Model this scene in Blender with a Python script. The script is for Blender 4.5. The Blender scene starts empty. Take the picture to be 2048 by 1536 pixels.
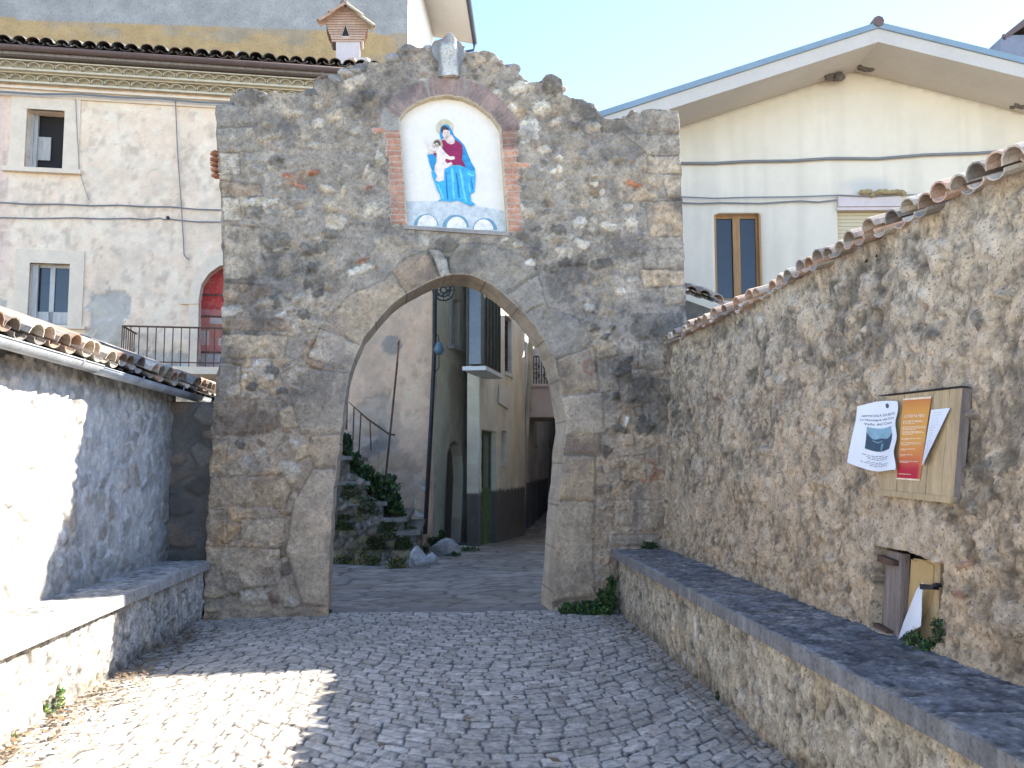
import bpy, math, random
import numpy as np
from mathutils import Vector, Matrix, Quaternion
from mathutils.geometry import tessellate_polygon
random.seed(7)
R=math.radians
SC=bpy.context.scene; COL=SC.collection
# ------------------------------------------------ camera, sky, sun, exposure
F=1774.0; EYE=np.array([0,0,1.6]); YAW=R(4.0); PIT=R(5.2)
FW=np.array([math.sin(YAW)*math.cos(PIT),math.cos(YAW)*math.cos(PIT),math.sin(PIT)])
RT=np.array([math.cos(YAW),-math.sin(YAW),0.0]); UP=np.cross(RT,FW)
cam=bpy.data.cameras.new('camera'); co=bpy.data.objects.new('camera',cam); COL.objects.link(co)
cam.sensor_width=36; cam.lens=36*F/2048; cam.clip_start=.05; cam.clip_end=2000
co.location=EYE; co.rotation_euler=Vector(FW).to_track_quat('-Z','Y').to_euler(); SC.camera=co
SUN=Vector((1.1,.60,1.0)).normalized()
w=bpy.data.worlds.new('World'); SC.world=w; w.use_nodes=True
nt=w.node_tree; bg=nt.nodes['Background']; sk=nt.nodes.new('ShaderNodeTexSky'); sk.sky_type='NISHITA'; sk.sun_disc=False
sk.sun_elevation=math.asin(SUN.z); sk.sun_rotation=math.atan2(SUN.x,SUN.y); sk.air_density=.7;sk.altitude=1400; sk.dust_density=.15; sk.ozone_density=1.0
nt.links.new(sk.outputs[0],bg.inputs[0]); bg.inputs[1].default_value=.15
sl=bpy.data.lights.new('sun','SUN'); sl.energy=4.0; sl.angle=R(.55); sl.color=(1,.95,.86)
so=bpy.data.objects.new('sun',sl); COL.objects.link(so); so.rotation_euler=SUN.to_track_quat('Z','Y').to_euler(); so.location=(20,12,20)
SC.view_settings.view_transform='Standard'; SC.view_settings.look='None'; SC.view_settings.gamma=1
SC.view_settings.exposure=2.12
SC.render.engine='CYCLES'
# ------------------------------------------------ helpers: pixels, noise, frames
def ray(px,py): return FW*F+RT*(px-1024)-UP*(py-768)
def proj(P):
    d=P-EYE; z=d@FW; return 1024+F*(d@RT)/z, 768-F*(d@UP)/z
class Frame:
    def __init__(s,O,U,V):
        s.O=np.array(O,float); s.U=np.array(U,float)/np.linalg.norm(U); V=np.array(V,float); V=V-(V@s.U)*s.U; s.V=V/np.linalg.norm(V); s.N=np.cross(s.U,s.V)
    def loc(s,px,py,d=0.0):
        r=ray(px,py); O=s.O+s.N*d; t=((O-EYE)@s.N)/(r@s.N); P=EYE+r*t-O; return (float(P@s.U),float(P@s.V))
    def P(s,a,b,d=0.0): return s.O+s.U*a+s.V*b+s.N*d
    def hit(s,px,py,d=0.0): a,b=s.loc(px,py,d); return s.P(a,b,d)
def ang_frame(x,y,deg,z=0): a=R(deg); return Frame((x,y,z),(math.cos(a),math.sin(a),0),(0,0,1))
def onz(px,py,z=0.0):
    r=ray(px,py); t=(z-EYE[2])/r[2]; return EYE+r*t
def hsh(ix,iy,s):
    n=(ix.astype(np.int64)*374761393+iy.astype(np.int64)*668265263+s*2147483647+s*s*97)&0xffffffff
    n=((n^(n>>13))*1274126177)&0xffffffff; n=((n^(n>>15))*2246822519)&0xffffffff; n=n^(n>>16)
    return (n&0xffffff)/float(0x1000000)
def vnoise(x,y,s=1):
    ix=np.floor(x);iy=np.floor(y);fx=x-ix;fy=y-iy;fx=fx*fx*(3-2*fx);fy=fy*fy*(3-2*fy)
    a=hsh(ix,iy,s);b=hsh(ix+1,iy,s);c=hsh(ix,iy+1,s);d=hsh(ix+1,iy+1,s)
    return (a*(1-fx)+b*fx)*(1-fy)+(c*(1-fx)+d*fx)*fy
def fbm(x,y,s=1,o=4):
    r=0;a=.5;t=0
    for i in range(o): r=r+a*vnoise(x,y,s+i*11);t+=a;a*=.5;x=x*2.03+7.1;y=y*2.03+3.3
    return r/t
def vor(x,y,s=1,jit=.85,p=2.0):
    ix=np.floor(x);iy=np.floor(y);f1=np.full(x.shape,9.);f2=f1.copy();h=np.zeros(x.shape);h2=h.copy();h3=h.copy()
    for i in(-1,0,1):
        for j in(-1,0,1):
            cx=ix+i;cy=iy+j;qx=cx+.5+(hsh(cx,cy,s)-.5)*jit;qy=cy+.5+(hsh(cx,cy,s+1)-.5)*jit
            d=(np.abs(x-qx)**p+np.abs(y-qy)**p)**(1/p)
            m=d<f1; f2=np.where(m,f1,np.minimum(f2,d)); f1=np.where(m,d,f1)
            h=np.where(m,hsh(cx,cy,s+2),h);h2=np.where(m,hsh(cx,cy,s+3),h2);h3=np.where(m,hsh(cx,cy,s+4),h3)
    return f1,f2,h,h2,h3
def sm(a,b,x): t=np.clip((x-a)/(b-a),0,1); return t*t*(3-2*t)
def mixc(c,col,m): return c*(1-m[:,None])+np.asarray(col,float).reshape(-1,3)*m[:,None]
def inside(x,y,poly):
    r=np.zeros(x.shape,bool);n=len(poly)
    for i in range(n):
        x1,y1=poly[i];x2,y2=poly[(i+1)%n]
        c=((y1>y)!=(y2>y)); 
        if y1!=y2: r^=c&(x<(x2-x1)*(y-y1)/(y2-y1)+x1)
    return r
def segd(x,y,pl,closed=True):
    n=len(pl);best=np.full(x.shape,1e9);qx=x.copy();qy=y.copy();al=np.zeros(x.shape);acc=0
    for i in range(n if closed else n-1):
        x1,y1=pl[i];x2,y2=pl[(i+1)%n];dx=x2-x1;dy=y2-y1;L=dx*dx+dy*dy
        if L==0: continue
        t=np.clip(((x-x1)*dx+(y-y1)*dy)/L,0,1);ax=x1+t*dx;ay=y1+t*dy;d=np.hypot(x-ax,y-ay);m=d<best
        best=np.where(m,d,best);qx=np.where(m,ax,qx);qy=np.where(m,ay,qy);al=np.where(m,acc+t*math.sqrt(L),al);acc+=math.sqrt(L)
    return best,qx,qy,al
def sdf(x,y,poly): d=segd(x,y,poly)[0]; return np.where(inside(x,y,poly),d,-d)
PAL=dict(G=(.31,.285,.25),T=(.42,.34,.25),P=(.52,.48,.42),D=(.17,.155,.135),Y=(.47,.41,.32),R=(.40,.19,.12),W=(.62,.59,.54),B=(.30,.23,.17),L=(.44,.38,.31))
def grit(S,T,H,C,amt=1.0,seed=300,up=1.0):
    a=fbm(S*9,T*9,seed,5);b=fbm(S*26,T*26,seed+20,4);c=vnoise(S*75,T*75,seed+40)
    C=C*(1+amt*((a-.5)*.55+(b-.5)*1.0+(c-.5)*.6)[:,None])
    dk=sm(.56,.70,fbm(S*13+3,T*13,seed+60,5));C=C*(1-.34*amt*dk[:,None]);lt=sm(.60,.74,fbm(S*17,T*15,seed+80,4));C=mixc(C,(.60,.55,.47),lt*.32*min(1,amt))
    ochre=sm(.55,.72,fbm(S*5,T*5,seed+90,4));C=C*(1+ochre[:,None]*np.array([.09,.02,-.09])*amt)
    H=H+up*(.020*(a-.5)+.014*(b-.5)-.012*dk+.008*lt);return H,np.clip(C,.025,.8)
# ------------------------------------------------ mesh builders
def npmesh(name,V,Fq,col=None):
    me=bpy.data.meshes.new(name);V=np.asarray(V,np.float32);Fq=np.asarray(Fq,np.int32)
    me.vertices.add(len(V));me.vertices.foreach_set('co',V.ravel());me.loops.add(Fq.size);me.loops.foreach_set('vertex_index',Fq.ravel())
    me.polygons.add(len(Fq));k=Fq.shape[1];me.polygons.foreach_set('loop_start',np.arange(0,Fq.size,k,dtype=np.int32));me.polygons.foreach_set('loop_total',np.full(len(Fq),k,np.int32))
    me.update(calc_edges=True)
    if col is not None:
        a=me.color_attributes.new('Col','FLOAT_COLOR','POINT');c=np.ones((len(V),4),np.float32);c[:,:3]=col;a.data.foreach_set('color',c.ravel())
    me.validate();return me
class MB:
    def __init__(s): s.v=[];s.f=[];s.c=[];s.mi=[];s.col=(.5,.5,.5);s.m=0
    def add(s,vs,fs):
        b=len(s.v)
        for p in vs: s.v.append((float(p[0]),float(p[1]),float(p[2])));s.c.append(s.col)
        for f in fs: s.f.append([b+i for i in f]);s.mi.append(s.m)
    def box8(s,p): s.add(p,[(0,3,2,1),(4,5,6,7),(0,1,5,4),(1,2,6,5),(2,3,7,6),(3,0,4,7)])
    def fbox(s,fr,a0,a1,b0,b1,d0,d1): s.box8([fr.P(a0,b0,d0),fr.P(a1,b0,d0),fr.P(a1,b1,d0),fr.P(a0,b1,d0),fr.P(a0,b0,d1),fr.P(a1,b0,d1),fr.P(a1,b1,d1),fr.P(a0,b1,d1)])
    def box(s,x0,x1,y0,y1,z0,z1): s.box8([(x0,y0,z0),(x1,y0,z0),(x1,y1,z0),(x0,y1,z0),(x0,y0,z1),(x1,y0,z1),(x1,y1,z1),(x0,y1,z1)])
    def prism(s,fr,poly,d0,d1):
        n=len(poly);vs=[fr.P(a,b,d0) for a,b in poly]+[fr.P(a,b,d1) for a,b in poly]
        s.add(vs,[tuple(range(n-1,-1,-1)),tuple(range(n,2*n))]+[(i,(i+1)%n,n+(i+1)%n,n+i) for i in range(n)])
    def flat(s,fr,poly,d): s.add([fr.P(a,b,d) for a,b in poly],[tuple(range(len(poly)))])
    def tube(s,pts,r,n=8,cap=True):
        pts=[Vector(p) for p in pts];rs=r if isinstance(r,(list,tuple)) else [r]*len(pts);vs=[];fs=[]
        pn=None
        for i,p in enumerate(pts):
            t=(pts[min(i+1,len(pts)-1)]-pts[max(i-1,0)]).normalized()
            if pn is None: pn=t.orthogonal().normalized()
            pn=(pn-t*pn.dot(t));pn=pn.normalized() if pn.length>1e-6 else t.orthogonal().normalized();bn=t.cross(pn)
            for k in range(n):
                a=2*math.pi*k/n;vs.append(p+(pn*math.cos(a)+bn*math.sin(a))*rs[i])
        for i in range(len(pts)-1):
            for k in range(n): fs.append((i*n+k,i*n+(k+1)%n,(i+1)*n+(k+1)%n,(i+1)*n+k))
        if cap: fs.append(tuple(range(n-1,-1,-1)));fs.append(tuple(range((len(pts)-1)*n,len(pts)*n)))
        s.add(vs,fs)
    def rock(s,c,r,sd=0,sub=2,rough=.28,sq=.7):
        import bmesh
        bm=bmesh.new();bmesh.ops.create_icosphere(bm,subdivisions=sub,radius=1);rg=random.Random(sd);pl=[(Vector((rg.uniform(-1,1),rg.uniform(-1,1),rg.uniform(-1,1))).normalized(),rg.uniform(.5,.85)) for _ in range(7)]
        vs=[]
        for v in bm.verts:
            q=v.co.copy()
            for n,d in pl:
                k=q.dot(n)
                if k>d: q-=n*(k-d)*.85
            q*=1+rough*(rg.random()-.5)*.3
            vs.append((c[0]+q.x*r[0],c[1]+q.y*r[1],c[2]+q.z*r[2]))
        s.add(vs,[tuple(v.index for v in f.verts) for f in bm.faces]);bm.free()
    def mesh(s,name,colors=False,smooth=False):
        me=bpy.data.meshes.new(name);me.from_pydata(s.v,[],s.f)
        if colors:
            a=me.color_attributes.new('Col','FLOAT_COLOR','POINT');a.data.foreach_set('color',np.array([(*c,1) for c in s.c],np.float32).ravel())
        if any(s.mi): me.polygons.foreach_set('material_index',s.mi)
        if smooth: me.polygons.foreach_set('use_smooth',[True]*len(s.f))
        me.update();return me
def tag(o,label=None,cat=None,group=None,kind=None):
    if label:o['label']=label
    if cat:o['category']=cat
    if group:o['group']=group
    if kind:o['kind']=kind
    return o
def thing(name,label,cat,loc,group=None):
    o=bpy.data.objects.new(name,None);COL.objects.link(o);o.location=loc;o.empty_display_size=.1;return tag(o,label,cat,group)
def wloc(o):
    v=Vector((0,0,0))
    while o is not None: v+=Vector(o.location);o=o.parent
    return v
def obj(name,me,mats,parent=None,origin=None):
    """mesh data is in world coordinates; shift it to its parent's (or its own) origin"""
    o=bpy.data.objects.new(name,me);COL.objects.link(o)
    for m in (mats if isinstance(mats,(list,tuple)) else [mats]): me.materials.append(m)
    if parent is not None: me.transform(Matrix.Translation(-wloc(parent)));o.parent=parent
    elif origin is not None: me.transform(Matrix.Translation(-Vector(origin)));o.location=origin
    return o
def relief(name,fr,s0,s1,t0,t1,res,fn,mat,parent=None,outer=None,holes=(),thick=.3,hthick=None,back=False,smooth=True,edgecol=None):
    """a wall face as a fine grid pushed out by its stones, cut to an outline, with returns to its thickness"""
    ns=int((s1-s0)/res)+1;nt_=int((t1-t0)/res)+1
    S,T=np.meshgrid(np.linspace(s0,s1,ns),np.linspace(t0,t1,nt_));S=S.ravel();T=T.ravel()
    I=np.arange(ns*nt_).reshape(nt_,ns);q=np.stack([I[:-1,:-1].ravel(),I[:-1,1:].ravel(),I[1:,1:].ravel(),I[1:,:-1].ravel()],1)
    cs=S[q].mean(1);ct=T[q].mean(1)
    outer=outer or [(s0,t0),(s1,t0),(s1,t1),(s0,t1)]
    ins=inside(cs,ct,outer)
    for h in holes: ins&=~inside(cs,ct,h)
    qi=q[ins]
    cnt=np.zeros(len(S),int);np.add.at(cnt,qi.ravel(),1)
    full=np.zeros(len(S),int);np.add.at(full,q.ravel(),1)
    brd=(cnt>0)&((cnt<full)|(full<4))
    bi=np.where(brd)[0];bd=np.full(len(bi),1e9);qx=S[bi].copy();qy=T[bi].copy();who=np.zeros(len(bi),int)
    for k,pl in enumerate([outer]+list(holes)):
        d,ax,ay,_=segd(S[bi],T[bi],pl);m=d<bd;bd=np.where(m,d,bd);qx=np.where(m,ax,qx);qy=np.where(m,ay,qy);who=np.where(m,k,who)
    S[bi]=qx;T[bi]=qy
    used=np.where(cnt>0)[0];mp=-np.ones(len(S),int);mp[used]=np.arange(len(used));S2=S[used];T2=T[used]
    P=fr.O+S2[:,None]*fr.U+T2[:,None]*fr.V
    H,C=fn(S2,T2,P)
    Pf=P+H[:,None]*fr.N
    faces=mp[qi]
    # border edges: directed edges that have no opposite
    e=np.concatenate([faces[:,[0,1]],faces[:,[1,2]],faces[:,[2,3]],faces[:,[3,0]]]);key=e[:,0].astype(np.int64)*len(used)+e[:,1];rk=e[:,1].astype(np.int64)*len(used)+e[:,0]
    be=e[~np.isin(key,rk)]
    wfull=np.zeros(len(S),int);wfull[bi]=who;wu=wfull[used]
    th=np.full(len(used),thick,float)
    if hthick is not None:
        for k in range(len(holes)):
            th[wu==k+1]=hthick[k]
    bv=np.unique(be);m2=-np.ones(len(used),int);m2[bv]=len(used)+np.arange(len(bv))
    if edgecol is not None: C[bv]=C[bv]*.35+np.array(edgecol)*.65
    Pb=P[bv]-th[bv][:,None]*fr.N
    side=np.stack([be[:,1],be[:,0],m2[be[:,0]],m2[be[:,1]]],1)
    V=np.concatenate([Pf,Pb]);Cc=np.concatenate([C,C[bv]]);Fq=np.concatenate([faces,side])
    me=npmesh(name,V,Fq,Cc)
    if smooth: me.polygons.foreach_set('use_smooth',np.concatenate([np.ones(len(faces),bool),np.zeros(len(side),bool)]))
    o=obj(name,me,mat,parent)
    return o
def backface(fr,outer,holes,d,name,mat,parent):
    loops=[[Vector((a,b,0)) for a,b in outer]]+[[Vector((a,b,0)) for a,b in h] for h in holes]
    flatp=[p for l in loops for p in l];tri=tessellate_polygon(loops)
    m=MB();m.add([fr.P(p.x,p.y,d) for p in flatp],[tuple(t) for t in tri]);return obj(name,m.mesh(name),mat,parent)
# ------------------------------------------------ materials
def mat(name,col=(.5,.5,.5),attr=False,rough=.9,var=.2,vs=3.0,sp=0.0,ss=60.0,spc=(.05,.05,.05),bump=.25,bs=45.0,bd=.01,metal=0.0,stain=0.0,stc=(.2,.19,.17),sts=.8,stretch=(1,1,1),alpha=None,tint=None,spec=.3):
    m=bpy.data.materials.new(name);m.use_nodes=True;t=m.node_tree;N=t.nodes;L=t.links;b=N['Principled BSDF']
    b.inputs['Roughness'].default_value=rough;b.inputs['Metallic'].default_value=metal;b.inputs['Specular IOR Level'].default_value=spec
    tc=N.new('ShaderNodeTexCoord');mp=N.new('ShaderNodeMapping');mp.inputs['Scale'].default_value=stretch;L.new(tc.outputs['Object'],mp.inputs[0]);X=mp.outputs[0]
    if attr: a=N.new('ShaderNodeAttribute');a.attribute_name='Col';c=a.outputs['Color']
    else: a=N.new('ShaderNodeRGB');a.outputs[0].default_value=(*col,1);c=a.outputs[0]
    def noise(sc,det=6,ro=.6):
        n=N.new('ShaderNodeTexNoise');n.inputs['Scale'].default_value=sc;n.inputs['Detail'].default_value=det;n.inputs['Roughness'].default_value=ro;L.new(X,n.inputs['Vector']);return n
    def rng(s,a0,a1,b0,b1):
        r=N.new('ShaderNodeMapRange');r.inputs[1].default_value=a0;r.inputs[2].default_value=a1;r.inputs[3].default_value=b0;r.inputs[4].default_value=b1;L.new(s,r.inputs[0]);return r.outputs[0]
    def mix(fac,A,B,mode='MIX'):
        x=N.new('ShaderNodeMix');x.data_type='RGBA';x.blend_type=mode
        if isinstance(fac,float): x.inputs[0].default_value=fac
        else: L.new(fac,x.inputs[0])
        for i,q in ((6,A),(7,B)):
            if isinstance(q,tuple): x.inputs[i].default_value=(*q,1)
            else: L.new(q,x.inputs[i])
        return x.outputs[2]
    if var>0:
        n=noise(vs,8,.65);f=rng(n.outputs[0],.3,.7,1-var,1+var);h=N.new('ShaderNodeVectorMath');h.operation='SCALE';L.new(c,h.inputs[0]);L.new(f,h.inputs['Scale']);c=h.outputs[0]
        n=noise(vs*9,4,.7);f=rng(n.outputs[0],.3,.7,1-var*.6,1+var*.6);h=N.new('ShaderNodeVectorMath');h.operation='SCALE';L.new(c,h.inputs[0]);L.new(f,h.inputs['Scale']);c=h.outputs[0]
    if stain>0:
        n=noise(sts,8,.7);c=mix(rng(n.outputs[0],.48,.68,0,stain),c,stc)
    if sp>0:
        n=noise(ss,3,.6);c=mix(rng(n.outputs[0],.56,.66,0,sp),c,spc)
    L.new(c,b.inputs['Base Color'])
    if bump>0:
        n=noise(bs,7,.65);bp=N.new('ShaderNodeBump');bp.inputs['Strength'].default_value=bump;bp.inputs['Distance'].default_value=bd;L.new(n.outputs[0],bp.inputs['Height']);L.new(bp.outputs[0],b.inputs['Normal'])
    if tint: b.inputs['Transmission Weight'].default_value=tint
    return m
M=dict(
 stone=mat('gate_stone',attr=True,var=.22,vs=5,sp=.5,ss=42,spc=(.08,.08,.085),bump=.7,bs=55,bd=.02,stain=.35,stc=(.16,.165,.17),sts=1.6),
 rubble=mat('rough_rubble',attr=True,var=.30,vs=12,sp=.75,ss=55,spc=(.09,.085,.075),bump=.6,bs=90,bd=.012),
 white=mat('pale_pointed_stone',attr=True,var=.12,vs=5,sp=.15,ss=50,bump=.5,bs=50,bd=.012),
 cobble=mat('cobbles',attr=True,var=.22,vs=14,sp=.35,ss=120,spc=(.12,.12,.12),bump=.6,bs=90,bd=.008,rough=.8),
 plaster=mat('weathered_plaster',attr=True,var=.10,vs=2.2,sp=.12,ss=30,spc=(.35,.28,.2),bump=.5,bs=14,bd=.03,stain=.12,stc=(.55,.43,.32),sts=1.2),
 cream=mat('cream_paint',(.74,.71,.65),var=.04,vs=.8,bump=.2,bs=60,bd=.004,stain=.10,stc=(.55,.50,.42),sts=.6),
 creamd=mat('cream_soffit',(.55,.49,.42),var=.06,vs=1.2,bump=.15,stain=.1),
 tile=mat('clay_tile',attr=True,var=.28,vs=9,sp=.4,ss=40,spc=(.10,.09,.08),bump=.5,bs=60,bd=.006),
 slab=mat('worn_slab_stone',attr=True,var=.3,vs=6,sp=.5,ss=35,spc=(.07,.08,.09),bump=.8,bs=50,bd=.012,rough=.8),
 zinc=mat('weathered_zinc',(.42,.44,.46),metal=.25,rough=.5,var=.25,vs=4,bump=.1,stain=.4,stc=(.2,.2,.2),sts=5),
 brown=mat('brown_painted_metal',(.14,.09,.075),rough=.5,var=.15,bump=.05),
 dark=mat('dark_iron',(.045,.043,.043),rough=.6,var=.3,bump=.2,metal=.3),
 rust=mat('rusty_iron',(.12,.07,.05),rough=.85,var=.4,vs=12,bump=.5,bs=80,bd=.004),
 wood=mat('pine_board',(.50,.37,.21),rough=.7,var=.22,vs=2.5,stretch=(6,6,.7),bump=.35,bs=30,bd=.004,sp=.25,ss=9,spc=(.22,.14,.07)),
 winwood=mat('window_wood',(.40,.21,.08),rough=.5,var=.25,vs=3,stretch=(5,5,.6),bump=.2,bs=30,bd=.003),
 oldwood=mat('grey_old_wood',(.27,.22,.19),rough=.9,var=.35,vs=4,stretch=(7,7,.8),bump=.7,bs=30,bd=.008,sp=.4,ss=16,spc=(.09,.07,.06)),
 greywood=mat('bleached_wood',(.50,.47,.43),rough=.85,var=.2,vs=4,stretch=(6,6,.8),bump=.4,bs=30,bd=.004),
 card=mat('cardboard',(.55,.38,.17),rough=.85,var=.12,vs=6,bump=.15,bs=30,bd=.003),
 paper=mat('white_paper',(.80,.82,.85),rough=.7,var=.04,vs=8,bump=.1,bs=12,bd=.004),
 ink=mat('dark_print',(.10,.12,.15),rough=.7,var=0,bump=0),
 glass=mat('window_glass',(.03,.035,.035),rough=.08,var=.1,bump=0,spec=.6),
 room=mat('dark_room',(.03,.028,.027),var=.1,bump=0),
 red=mat('faded_red_paint',attr=True,var=.2,vs=6,sp=.3,ss=18,spc=(.45,.30,.25),bump=.3,bs=30,bd=.005),
 green=mat('green_door_paint',(.15,.21,.10),var=.3,vs=4,bump=.3,bs=30,bd=.004,stain=.4,stc=(.10,.12,.10),sts=3),
 stucco=mat('grey_roughcast',attr=True,var=.18,vs=2.2,sp=.45,ss=14,spc=(.14,.15,.16),bump=.6,bs=12,bd=.03),
 leaf=mat('leaf_green',attr=True,rough=.6,var=.2,vs=20,bump=0,spec=.3),
 litter=mat('dry_leaf',attr=True,rough=.9,var=.2,vs=30,bump=0),
 earth=mat('earth',(.22,.19,.15),var=.3,bump=.5,bs=8,bd=.03),
 street=mat('street_paving',attr=True,var=.22,vs=5,sp=.35,ss=40,spc=(.05,.055,.06),bump=.6,bs=40,bd=.012,rough=.75),
 mural=mat('mural_plaster',(.80,.73,.63),var=.06,vs=2,stain=.15,stc=(.62,.55,.45),sts=2.5,bump=.12,bs=40,bd=.003),
 fascia=mat('blue_grey_metal',(.22,.29,.34),var=.1,bump=.05,rough=.5),
 fresco=mat('ochre_render',(.44,.30,.11),var=.25,vs=2,bump=.4,bs=12,bd=.02,stain=.4,stc=(.28,.24,.18),sts=1.5),
 nest=mat('mud_nest',(.16,.135,.115),var=.3,vs=12,bump=.8,bs=40,bd=.02),
 cable=mat('grey_cable',(.20,.20,.20),var=.1,bump=.1,rough=.7),
 shutter=mat('rolling_shutter',(.60,.50,.32),var=.05,bump=.05,rough=.5),
 chimw=mat('pink_plaster',(.62,.52,.48),var=.08,bump=.3),
 chimb=mat('thin_brick',attr=True,var=.15,vs=14,bump=.4,bs=60,bd=.005),
 lampb=mat('blue_enamel',(.10,.17,.22),rough=.4,var=.1,bump=0),
)
def paint(name,c,rough=.75): return mat('paint_'+name,c,var=.24,vs=14,bump=.1,bs=60,bd=.002,rough=rough)
# ------------------------------------------------ terrain, street, cobbled lane
def gz(y):
    ys=[-200,17,20,24,30,45,70,400];zs=[0,0,-.15,-.27,-.2,.1,.6,2.];return np.interp(y,ys,zs)
m=MB();ys=[-60,-20,0,10,17,20,24,30,45,70,400]
xs=[-300,-40,-10,0,10,40,300]
for j in range(len(ys)-1):
    for i in range(len(xs)-1):
        f=lambda x,y:(x,y,float(gz(y))-.32)
        m.add([f(xs[i],ys[j]),f(xs[i+1],ys[j]),f(xs[i+1],ys[j+1]),f(xs[i],ys[j+1])],[(0,1,2,3)])
tag(obj('ground',m.mesh('ground'),M['earth']),kind='structure')
GF=Frame((0,0,0),(1,0,0),(0,1,0))
def cob(S,T,P):
    xm=(S-.3+1.6)%3.2-1.6; wob=(fbm(S*1.3,T*1.3,5,2)-.5)*.12
    yy=T-.40*xm*xm+wob+.05*np.sin(S*2.1); v=yy/.122; row=np.floor(v)
    u=(S+(fbm(S*.9,T*.9,9,2)-.5)*.2)/.152+hsh(row,row*0,3)*.9
    f1,f2,h,h2,h3=vor(u,v,21,.28,5.5); e=f2-f1
    mk=sm(.035,.12,e+.05*(fbm(S*60,T*60,14,2)-.5)); dirt=.8*sm(.55,.74,fbm(S*1.1,T*1.1,31,4))
    edge=np.minimum(1,np.maximum(sm(1.45,1.75,S),sm(-2.15,-2.45,S))); dirt=np.maximum(dirt*.55,edge*.6*sm(.3,.6,fbm(S*5,T*5,8,3)))
    H=mk*(.006+.007*h)+.004*(fbm(S*40,T*40,4,2)-.5)-.012*dirt+(h2-.5)*.03*(f1)*mk
    b=.40+.16*(h3-.3); c=np.stack([b*1.22,b*1.10,b*.94],1)
    c=mixc(c,(.40,.34,.27),(h2>.86)*.5)
    j=np.stack([.05+.04*fbm(S*9,T*9,6,2)]*3,1)*np.array([1.,.93,.8])
    c=j*(1-mk[:,None])+c*mk[:,None]; c=mixc(c,(.25,.215,.165),dirt*.6);c=c*(1+.5*(fbm(S*22,T*22,15,4)-.5)+.35*(vnoise(S*70,T*70,16)-.5))[:,None];c=c*(1-.35*sm(.58,.68,fbm(S*30,T*30,19,3)))[:,None]
    return H,c
o=relief('cobbled_lane',GF,-2.62,1.9,1.4,9.86,.0125,cob,M['cobble'],thick=.25);tag(o,kind='structure')
m=MB();m.box(-3.6,3,-4.1,1.395,-.25,.005);m.box(-22,26,-40,-4.101,-.25,.004);tag(obj('bounce_paving',m.mesh('lane'),mat('bounce_paving',(.50,.45,.38),var=.15,bump=.4,bs=8)),kind='structure')  # unseen pale ground behind the camera, added to bounce sun into the shade
def stf(S,T,P):
    w=(fbm(S*.8,T*1.2,3,3)-.5)*.5
    f1,f2,h,h2,h3=vor(S/.50+w,T/.34+w,55,.9,2.4);e=sm(.02,.14,f2-f1)
    z=gz(P[:,1]); b=.16+.10*h; b=b*1.25*(.7+.6*fbm(S*6,T*9,18,4));c=np.stack([b*1.16,b*1.02,b*.86],1); c=mixc(c,(.27,.22,.17),sm(.5,.7,fbm(S*.7,T*1.6,12,4))*.75)
    c=c*(.45+.55*e)[:,None]
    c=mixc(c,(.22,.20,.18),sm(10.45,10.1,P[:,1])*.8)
    c=mixc(c,(.42,.40,.37),(sm(1.75,1.95,S-(P[:,1]-20)*.14)*0+sm(22,26,P[:,1])*(fbm(S*1.5,T*.7,4,3)>.62)*.5))
    return z+e*.010+.02*(fbm(S*2.5,T*2.5,7,3)-.5)-.01,c
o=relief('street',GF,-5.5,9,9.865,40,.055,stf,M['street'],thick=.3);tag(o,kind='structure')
# ------------------------------------------------ rubble base field
def rubble(S,T,sc=.21,seed=3,bury=.35,pal=None,asp=1.35):
    wx=(fbm(S*2.2,T*2.2,seed+40,3)-.5)*.5;wy=(fbm(S*2.2+9,T*2.2,seed+50,3)-.5)*.4
    f1,f2,h,h2,h3=vor(S/(sc*asp)+wx,T/sc+wy,seed,.9);e=f2-f1
    th=.04+.22*h3;vis=(h2>bury)*1.0;mk=sm(th,th+.16,e+.10*(fbm(S*22,T*22,seed+3,3)-.5))*vis
    # second, smaller set of stones in the gaps
    g1,g2,k,k2,k3=vor(S/(sc*.42*asp)+wx*2,T/(sc*.42)+wy*2,seed+100,.9);mk2=sm(.12,.34,g2-g1)*(k2>.62)*(1-mk)
    pal=pal or [PAL['G'],PAL['G'],PAL['T'],PAL['D'],PAL['P'],PAL['L'],PAL['B'],PAL['Y']]
    A=np.array(pal);c1=A[(h*len(pal)).astype(int)%len(pal)];c2=A[(k*len(pal)).astype(int)%len(pal)]
    return mk,mk2,c1,c2,h,k
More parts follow.
